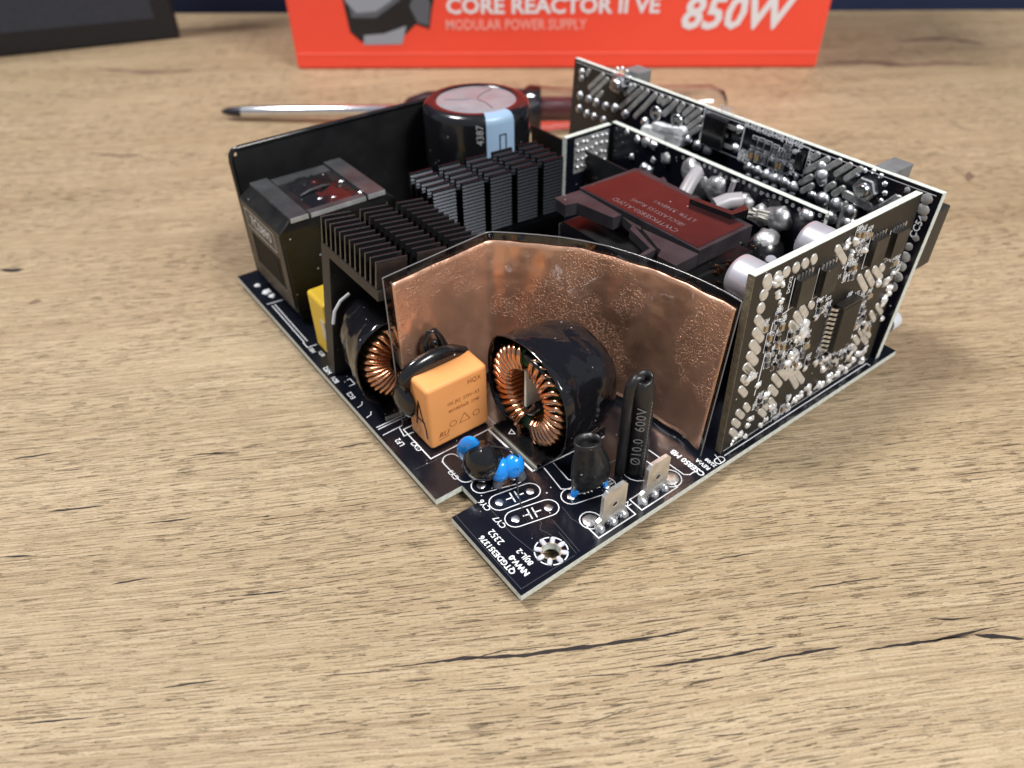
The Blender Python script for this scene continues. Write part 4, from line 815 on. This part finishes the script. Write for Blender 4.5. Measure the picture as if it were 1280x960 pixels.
domes = [(B4,25,225,1.5),(B4,75,245,1.5),(B4,120,265,1.6),(B4,172,285,1.5),(B4,225,297,1.6),(B4,285,330,1.6),(B4,395,375,1.6),(B4,20,300,1.5),(B4,65,330,1.5),(B4,105,345,1.4),(B4,160,365,1.4),(B4,35,90,1.3),(B4,35,125,1.3),(B4,640,480,1.7),(B4,695,510,1.7),(B4,755,537,1.7),(B4,450,395,1.3),
         (B6,75,225,1.7),(B6,125,245,1.7),(B6,175,268,1.7),(B6,225,290,1.7),(B6,280,310,1.7),(B6,330,335,1.7),(B6,72,270,1.1),(B6,120,290,1.1),(B6,168,312,1.1),(B6,218,332,1.1),(B6,272,355,1.1),(B6,322,378,1.1),(B6,345,275,.8),(B6,435,382,1.3),(B6,495,405,2.2),(B6,575,440,2.1),(B6,545,512,2.1),(B6,655,475,2.1),(B6,640,545,2.2),(B6,490,215,1.5),(B6,490,270,2.0),(B6,495,300,1.6),
         (B6,980,352,.8),(B6,1090,405,1.5),(B6,1070,465,1.6),(B6,1075,512,.9),(B6,1028,628,.9),(B6,988,678,1.1),(B6,968,735,1.4),(B6,945,790,1.4),(B6,925,850,1.4),(B6,895,905,1.4),(B4,210,175,1.2),(B4,275,160,1.2)]
for (Af, x, y, r) in domes:
    s, t = mp(*Af(x, y))
    if s > ML-.5: s = ML-.8-r*.4
    b = MB(MO); b.dome((s, t, 0), (0, .1, 1), r*.92, r*(.7 if s < 108 else .2), 11, 5, 0, .09); b.build('solder_joint', 'solder' if s < 108 else 'slot_tin', ob)
for (x, y) in ((465,325),(585,370)):
    s, t = mp(*B4(x, y)); b = MB(MO @ T(s, t)); b.lathe([(2.1,0),(2.1,1.0),(1.8,1.3),(1.5,1.0),(.9,1.0),(.2,1.2)], 20); b.build('rivet', 'steel', ob)
for (u, v) in ((776,104),(1085,235.5)):
    s, t = mp(u, v); b = MB(MO @ T(s, t)); b.lathe([(3.1,0),(3.1,1.7),(2.8,2.1),(1.7,2.1)], 6, 0, False, cap1=False); b.lathe([(1.75,.2),(1.75,2.6),(1.3,3.1)], 14); b.build('hex_nut', 'steel', ob)
    b = MB(MO @ T(s, t))
    for k in range(7): b.dome((4.3*math.cos(-.4+k*.5), 4.3*math.sin(-.4+k*.5), 0), (0,0,1), .7, .5, 8, 4)
    b.build('ring_pad', 'solder', ob)
silk = MB(MO)
s, t = mp(*B4(815, 430)); b = MB(MO); b.box((s-4.2,t-4.2,.1), (s+3.4,t+4.0,2.2)); b.build('transistor', 'black_gloss', ob, bevel=.3)
b = MB(MO); b.box((s-5.2,t-4.3,.03), (s-3.9,t+4.0,.5)); b.build('transistor_tab', 'tinplate', ob)
for k in (-2.6, 0, 2.6):
    b = MB(MO); b.box((s+3.3,t+k-.5,.6), (s+(4.0 if k == 0 else 6.2),t+k+.5,1.1)); b.build('transistor_leg', 'tinplate', ob)
    if k: b = MB(MO); b.dome((s+6.6, t+k, 0), (0,0,1), 1.3, 1.1, 10, 4, 0, .1); b.build('solder_joint', 'solder', ob)
silk.line([(s-6,t+5),(s+8.2,t+5),(s+8.2,t-5),(s-6,t-5)], .3, .04, closed=True); silk.text('Q401', T(s+1, t+6.4), 2.1, .01)
for i, nm in enumerate(('R403','R402','R404','Q403','R405')):
    p = mp(*((B4(1010,405),B4(1075,432),B4(1150,458),B4(1205,478),B4(1262,502))[i])); silk.text(nm, T(*p), 2.0, .02)
for nm, p, r_ in (('R407',B4(1235,635),90),('D401',B6(425,165),90),('R401',B4(955,545),0),('R420',B4(965,575),0),('C401',B6(45,160),0),('R408',B6(235,268),0),('CC54',B6(1036,566),90),('R421',B6(45,185),0)):
    silk.text(nm, T(*mp(*p)) @ rotz(r_ if nm != 'CC54' else 84), 1.9 if nm != 'CC54' else 2.3, .015)
for (Af, x, y, a_) in [(B4,1022,490,90),(B4,1060,503,90),(B4,1100,520,90),(B4,1140,540,90),(B4,1005,565,90),(B4,1040,580,90),(B4,1082,592,90),(B4,1120,612,90),(B4,1160,625,90),(B4,1195,640,90),(B4,1250,575,90),(B4,1215,520,0),(B4,1190,565,0),(B6,345,160,90),(B6,260,150,0),(B6,300,155,0),(B6,255,215,90),(B6,290,232,90),(B6,205,205,90)]:
    s, t = mp(*Af(x, y)); smd(MO, s, t, a_, ob, 2.1, 1.15, .7, random.choice(('pcb','sleeve_grey','ceramic_brown'))); silk.line([(s-.9,t-1.5),(s+.9,t-1.5),(s+.9,t+1.5),(s-.9,t+1.5)], .18, .03, closed=True)
s, t = mp(*B6(375,185)); b = MB(MO); b.box((s-1.0,t-2.2,.1), (s+1.0,t+2.2,1.6)); b.build('diode', 'black_gloss', ob, bevel=.2); silk.line([(s-1.5,t-3.6),(s+1.5,t-3.6),(s+1.5,t+3.6),(s-1.5,t+3.6)], .25, .04, closed=True)
silk.line([(1,MH-.9),(ML-1.2,MH-.9)], .16, .03); silk.build('silkscreen_print', 'silk', ob)
b = MB()   # hardened white glue between the two boards
for (xa, ya, xb, yb, wd) in ((410,430,600,470,4.2),(470,405,560,440,3.6),(540,470,600,490,3.4),(520,420,620,430,3.0)):
    b.slot(mp(*B4(xa, ya)), mp(*B4(xb, yb)), wd, 1.6, 0, MO, 8)
b.build('white_glue', 'glue', ob)
b = MB()   # tin braid strips on the lower right
for (u0,v0,u1,v1,w_) in ((520,400,500,520,.9),(630,430,590,560,.9),(690,540,600,600,1.1)):
    b.slot(mp(*B6(u0,v0)), mp(*B6(u1,v1)), w_*1.6, .5, 0, MO)
b.build('tin_strip', 'slot_tin', ob)
# sockets on the outer face
for (ya_, yb_, za, zb, dp, m, nm) in ((2.2,20,24,39.5,8.6,'connector_black','outlet_socket'), (13.8,19.0,40,45.6,8.0,'connector_grey','outlet_socket'), (99,105,38,47.0,6,'connector_grey','outlet_socket'), (24,52,10,36,9,'connector_black','outlet_socket'), (56,84,10,36,9,'connector_black','outlet_socket')):
    b = MB(); xs_ = lambda zz: 116.4+km*zz+1.7; b.box((xs_(za),ya_,za), (xs_(za)+dp,yb_,zb)); o = b.build(nm, m, ob, bevel=.35)
b = MB(); b.lathe([(2.6,0),(2.6,3.4),(2.0,4.2)], 18, M=T(119.2,3.4,9) @ Matrix.Rotation(math.pi/2,4,'Y')); b.build('white_stud', 'white_paper', ob)

# ================================================================== RETAIL CARTON
bl = onz(372, 87, -DZ); br = onz(1020, 85, -DZ); bl = Vector((bl[0], bl[1])); br = Vector((br[0], br[1])); bw = (br-bl).length; bx = (br-bl).normalized(); by = Vector((-bx.y, bx.x)); BH = 190
carton = tag(empty('product_carton', ((bl.x+br.x)/2, (bl.y+br.y)/2, 0)), 'red retail carton with white lettering and 850W standing on the desk', 'box')
CM_ = frame((bl.x, bl.y, 0), (bx.x,bx.y,0), (0,0,1), (bx.y,-bx.x,0))   # s along front, t up, n out of the front
inv = Matrix.Translation(-Vector(carton.location)/MM)
def cbuild(b, nm, m, **k): b.M = b.M; return b.build(nm, m, carton, local=True, **k)
mb = MB(inv @ CM_); mb.box((0,0,-88), (bw,BH,0)); body = cbuild(mb, 'carton_body', 'red_card', bevel=1.6)
mb = MB(inv @ CM_); mb.box((1.2,7.4,-.3), (bw-1.2,8.0,.25)); cbuild(mb, 'fold_crease', 'red_edge', bevel=.2)
def cpx(u, v): q_ = CM_.inverted() @ Vector((lambda a: (a[0],a[1],a[2]+DZ))(on(u, v, (bl.x, bl.y, 0), (bx.y,-bx.x,0)))); return (q_.x, q_.y)
p1 = cpx(558, 14); p2 = cpx(825, 8); p3 = cpx(850, 38); p4 = cpx(990, 38); p5 = cpx(558, 36); p6 = cpx(733, 34)
def fit(txt, wt, x0_, x1_, base, shear=0, hx=None):
    vs, fs = text_geo(txt, wt, 'LEFT', 1.0, shear); xs_ = [v[0] for v in vs]; ys_ = [v[1] for v in vs]
    k = (x1_-x0_)/(max(xs_)-min(xs_)); ky = hx/(max(ys_)-min(ys_)) if hx else k
    return [(x0_+(x-min(xs_))*k, base+(y-min(ys_))*ky, .3) for x, y in vs], fs
for nm, (txt, wt, xa, xb, base, sh_, hx, m) in {'t1': ('CORE REACTOR II VE', .03, p1[0], p2[0], cpx(700,17)[1], 0, cpx(700,-4)[1]-cpx(700,17)[1], 'print_white'), 't2': ('MODULAR POWER SUPPLY', .015, p5[0], p6[0], cpx(650,37)[1], 0, 5.0, 'print_pale'), 't3': ('850W', .03, p3[0], p4[0], cpx(920,37)[1], .22, cpx(920,-7)[1]-cpx(920,37)[1], 'print_white')}.items():
    vs, fs = fit(txt, wt, xa, xb, base, sh_, hx); b = MB(inv @ CM_); b.add(vs, fs); cbuild(b, 'printed_text', m)
for poly, m, zz in ((((418,-45),(438,40),(452,52),(500,50),(520,30),(537,36),(540,10),(552,-45)), 'print_black', .30), (((424,-40),(440,22),(470,22),(500,0),(500,-40)), 'print_grey', .36), (((428,-20),(432,2),(446,16),(470,14),(490,0),(480,-25)), 'print_silver', .42), (((455,44),(455,56),(503,55),(508,32),(480,42)), 'print_silver', .34), (((512,8),(522,28),(536,32),(538,4),(525,-30)), 'print_grey', .38)):
    b = MB(inv @ CM_); pp = [cpx(u, v) for u, v in poly]; b.add([(x, y, zz) for x, y in pp], [tuple(reversed(range(len(pp))))]); cbuild(b, 'printed_picture', m)

# ================================================================== DARK SCREEN on the left
mr_ = onz(226, 48, -DZ); ml_ = onz(0, 72, -DZ); a = Vector((mr_[0], mr_[1])); d = (Vector((ml_[0], ml_[1]))-a).normalized(); SW = 330
scn = tag(empty('flat_screen', (a.x, a.y, 0)), 'dark grey panel in a black frame standing at the back of the desk', 'screen')
sM = Matrix.Translation(-Vector(scn.location)/MM) @ frame((a.x, a.y, 0), (-d.x,-d.y,0), (0,0,1), (-d.y,d.x,0))
b = MB(sM); b.box((-SW,0,-22), (0,210,0)); b.build('frame', 'bezel', scn, bevel=1.5, local=True)
b = MB(sM); b.box((-SW+10,12,-.5), (-11,200,.5)); b.build('panel', 'screen', scn, local=True)

# ================================================================== SCREWDRIVER
tp = onz(276, 134, 2); sp_ = onz(497, 138, 6); tipv = Vector(tp); sv = Vector(sp_); he_ = Vector(onz(908, 126, 9))
sd_ = tag(empty('screwdriver', (sv.x, sv.y, 0)), 'screwdriver with bright steel shaft and clear handle lying behind the board', 'screwdriver')
axis = (he_-tipv); axis.z = 0; axis.normalize(); r_h = 9.5
start = Vector((tipv.x, tipv.y, -DZ+3.6)); ln = (Vector((sv.x, sv.y, 0))-Vector((tipv.x, tipv.y, 0))).length; tot = (Vector((he_.x, he_.y, 0))-Vector((tipv.x, tipv.y, 0))).length
rise = math.atan2(r_h-3.2, tot); dirv = Vector((axis.x*math.cos(rise), axis.y*math.cos(rise), math.sin(rise)))
SM = Matrix.Translation((-sv.x, -sv.y, DZ)) @ Matrix.Translation(start) @ dirv.to_track_quat('Z','Y').to_matrix().to_4x4()
b = MB(SM); b.lathe([(2.2,9),(2.35,10),(2.35,ln-1),(2.1,ln)], 20); b.build('shaft', 'chrome', sd_, local=True)
b = MB(SM); b.lathe([(.5,0),(1.2,1.4),(1.9,4),(2.25,7.5),(2.3,10)], 12); b.build('tip', 'dark_steel', sd_, local=True)
b = MB(SM); b.lathe([(3.4,ln),(5.2,ln+2),(7.6,ln+10),(8.6,ln+30),(8.2,ln+56),(6.5,ln+60)], 20); b.build('ferrule', 'dark_steel', sd_, local=True)
b = MB(SM); b.lathe([(2.6,ln+55),(3.4,ln+60),(3.4,ln+92),(2,ln+98)], 20); b.build('handle_core', 'handle_red', sd_, local=True)
b = MB(SM); b.lathe([(8.4,ln+52),(10.2,ln+55),(r_h-.6,ln+66),(r_h-1.2,ln+76),(r_h-.2,tot-24),(r_h-.2,tot-7),(r_h-2.6,tot-1.2),(r_h-5,tot)], 12, 0, True); b.build('handle', 'handle_clear', sd_, local=True)
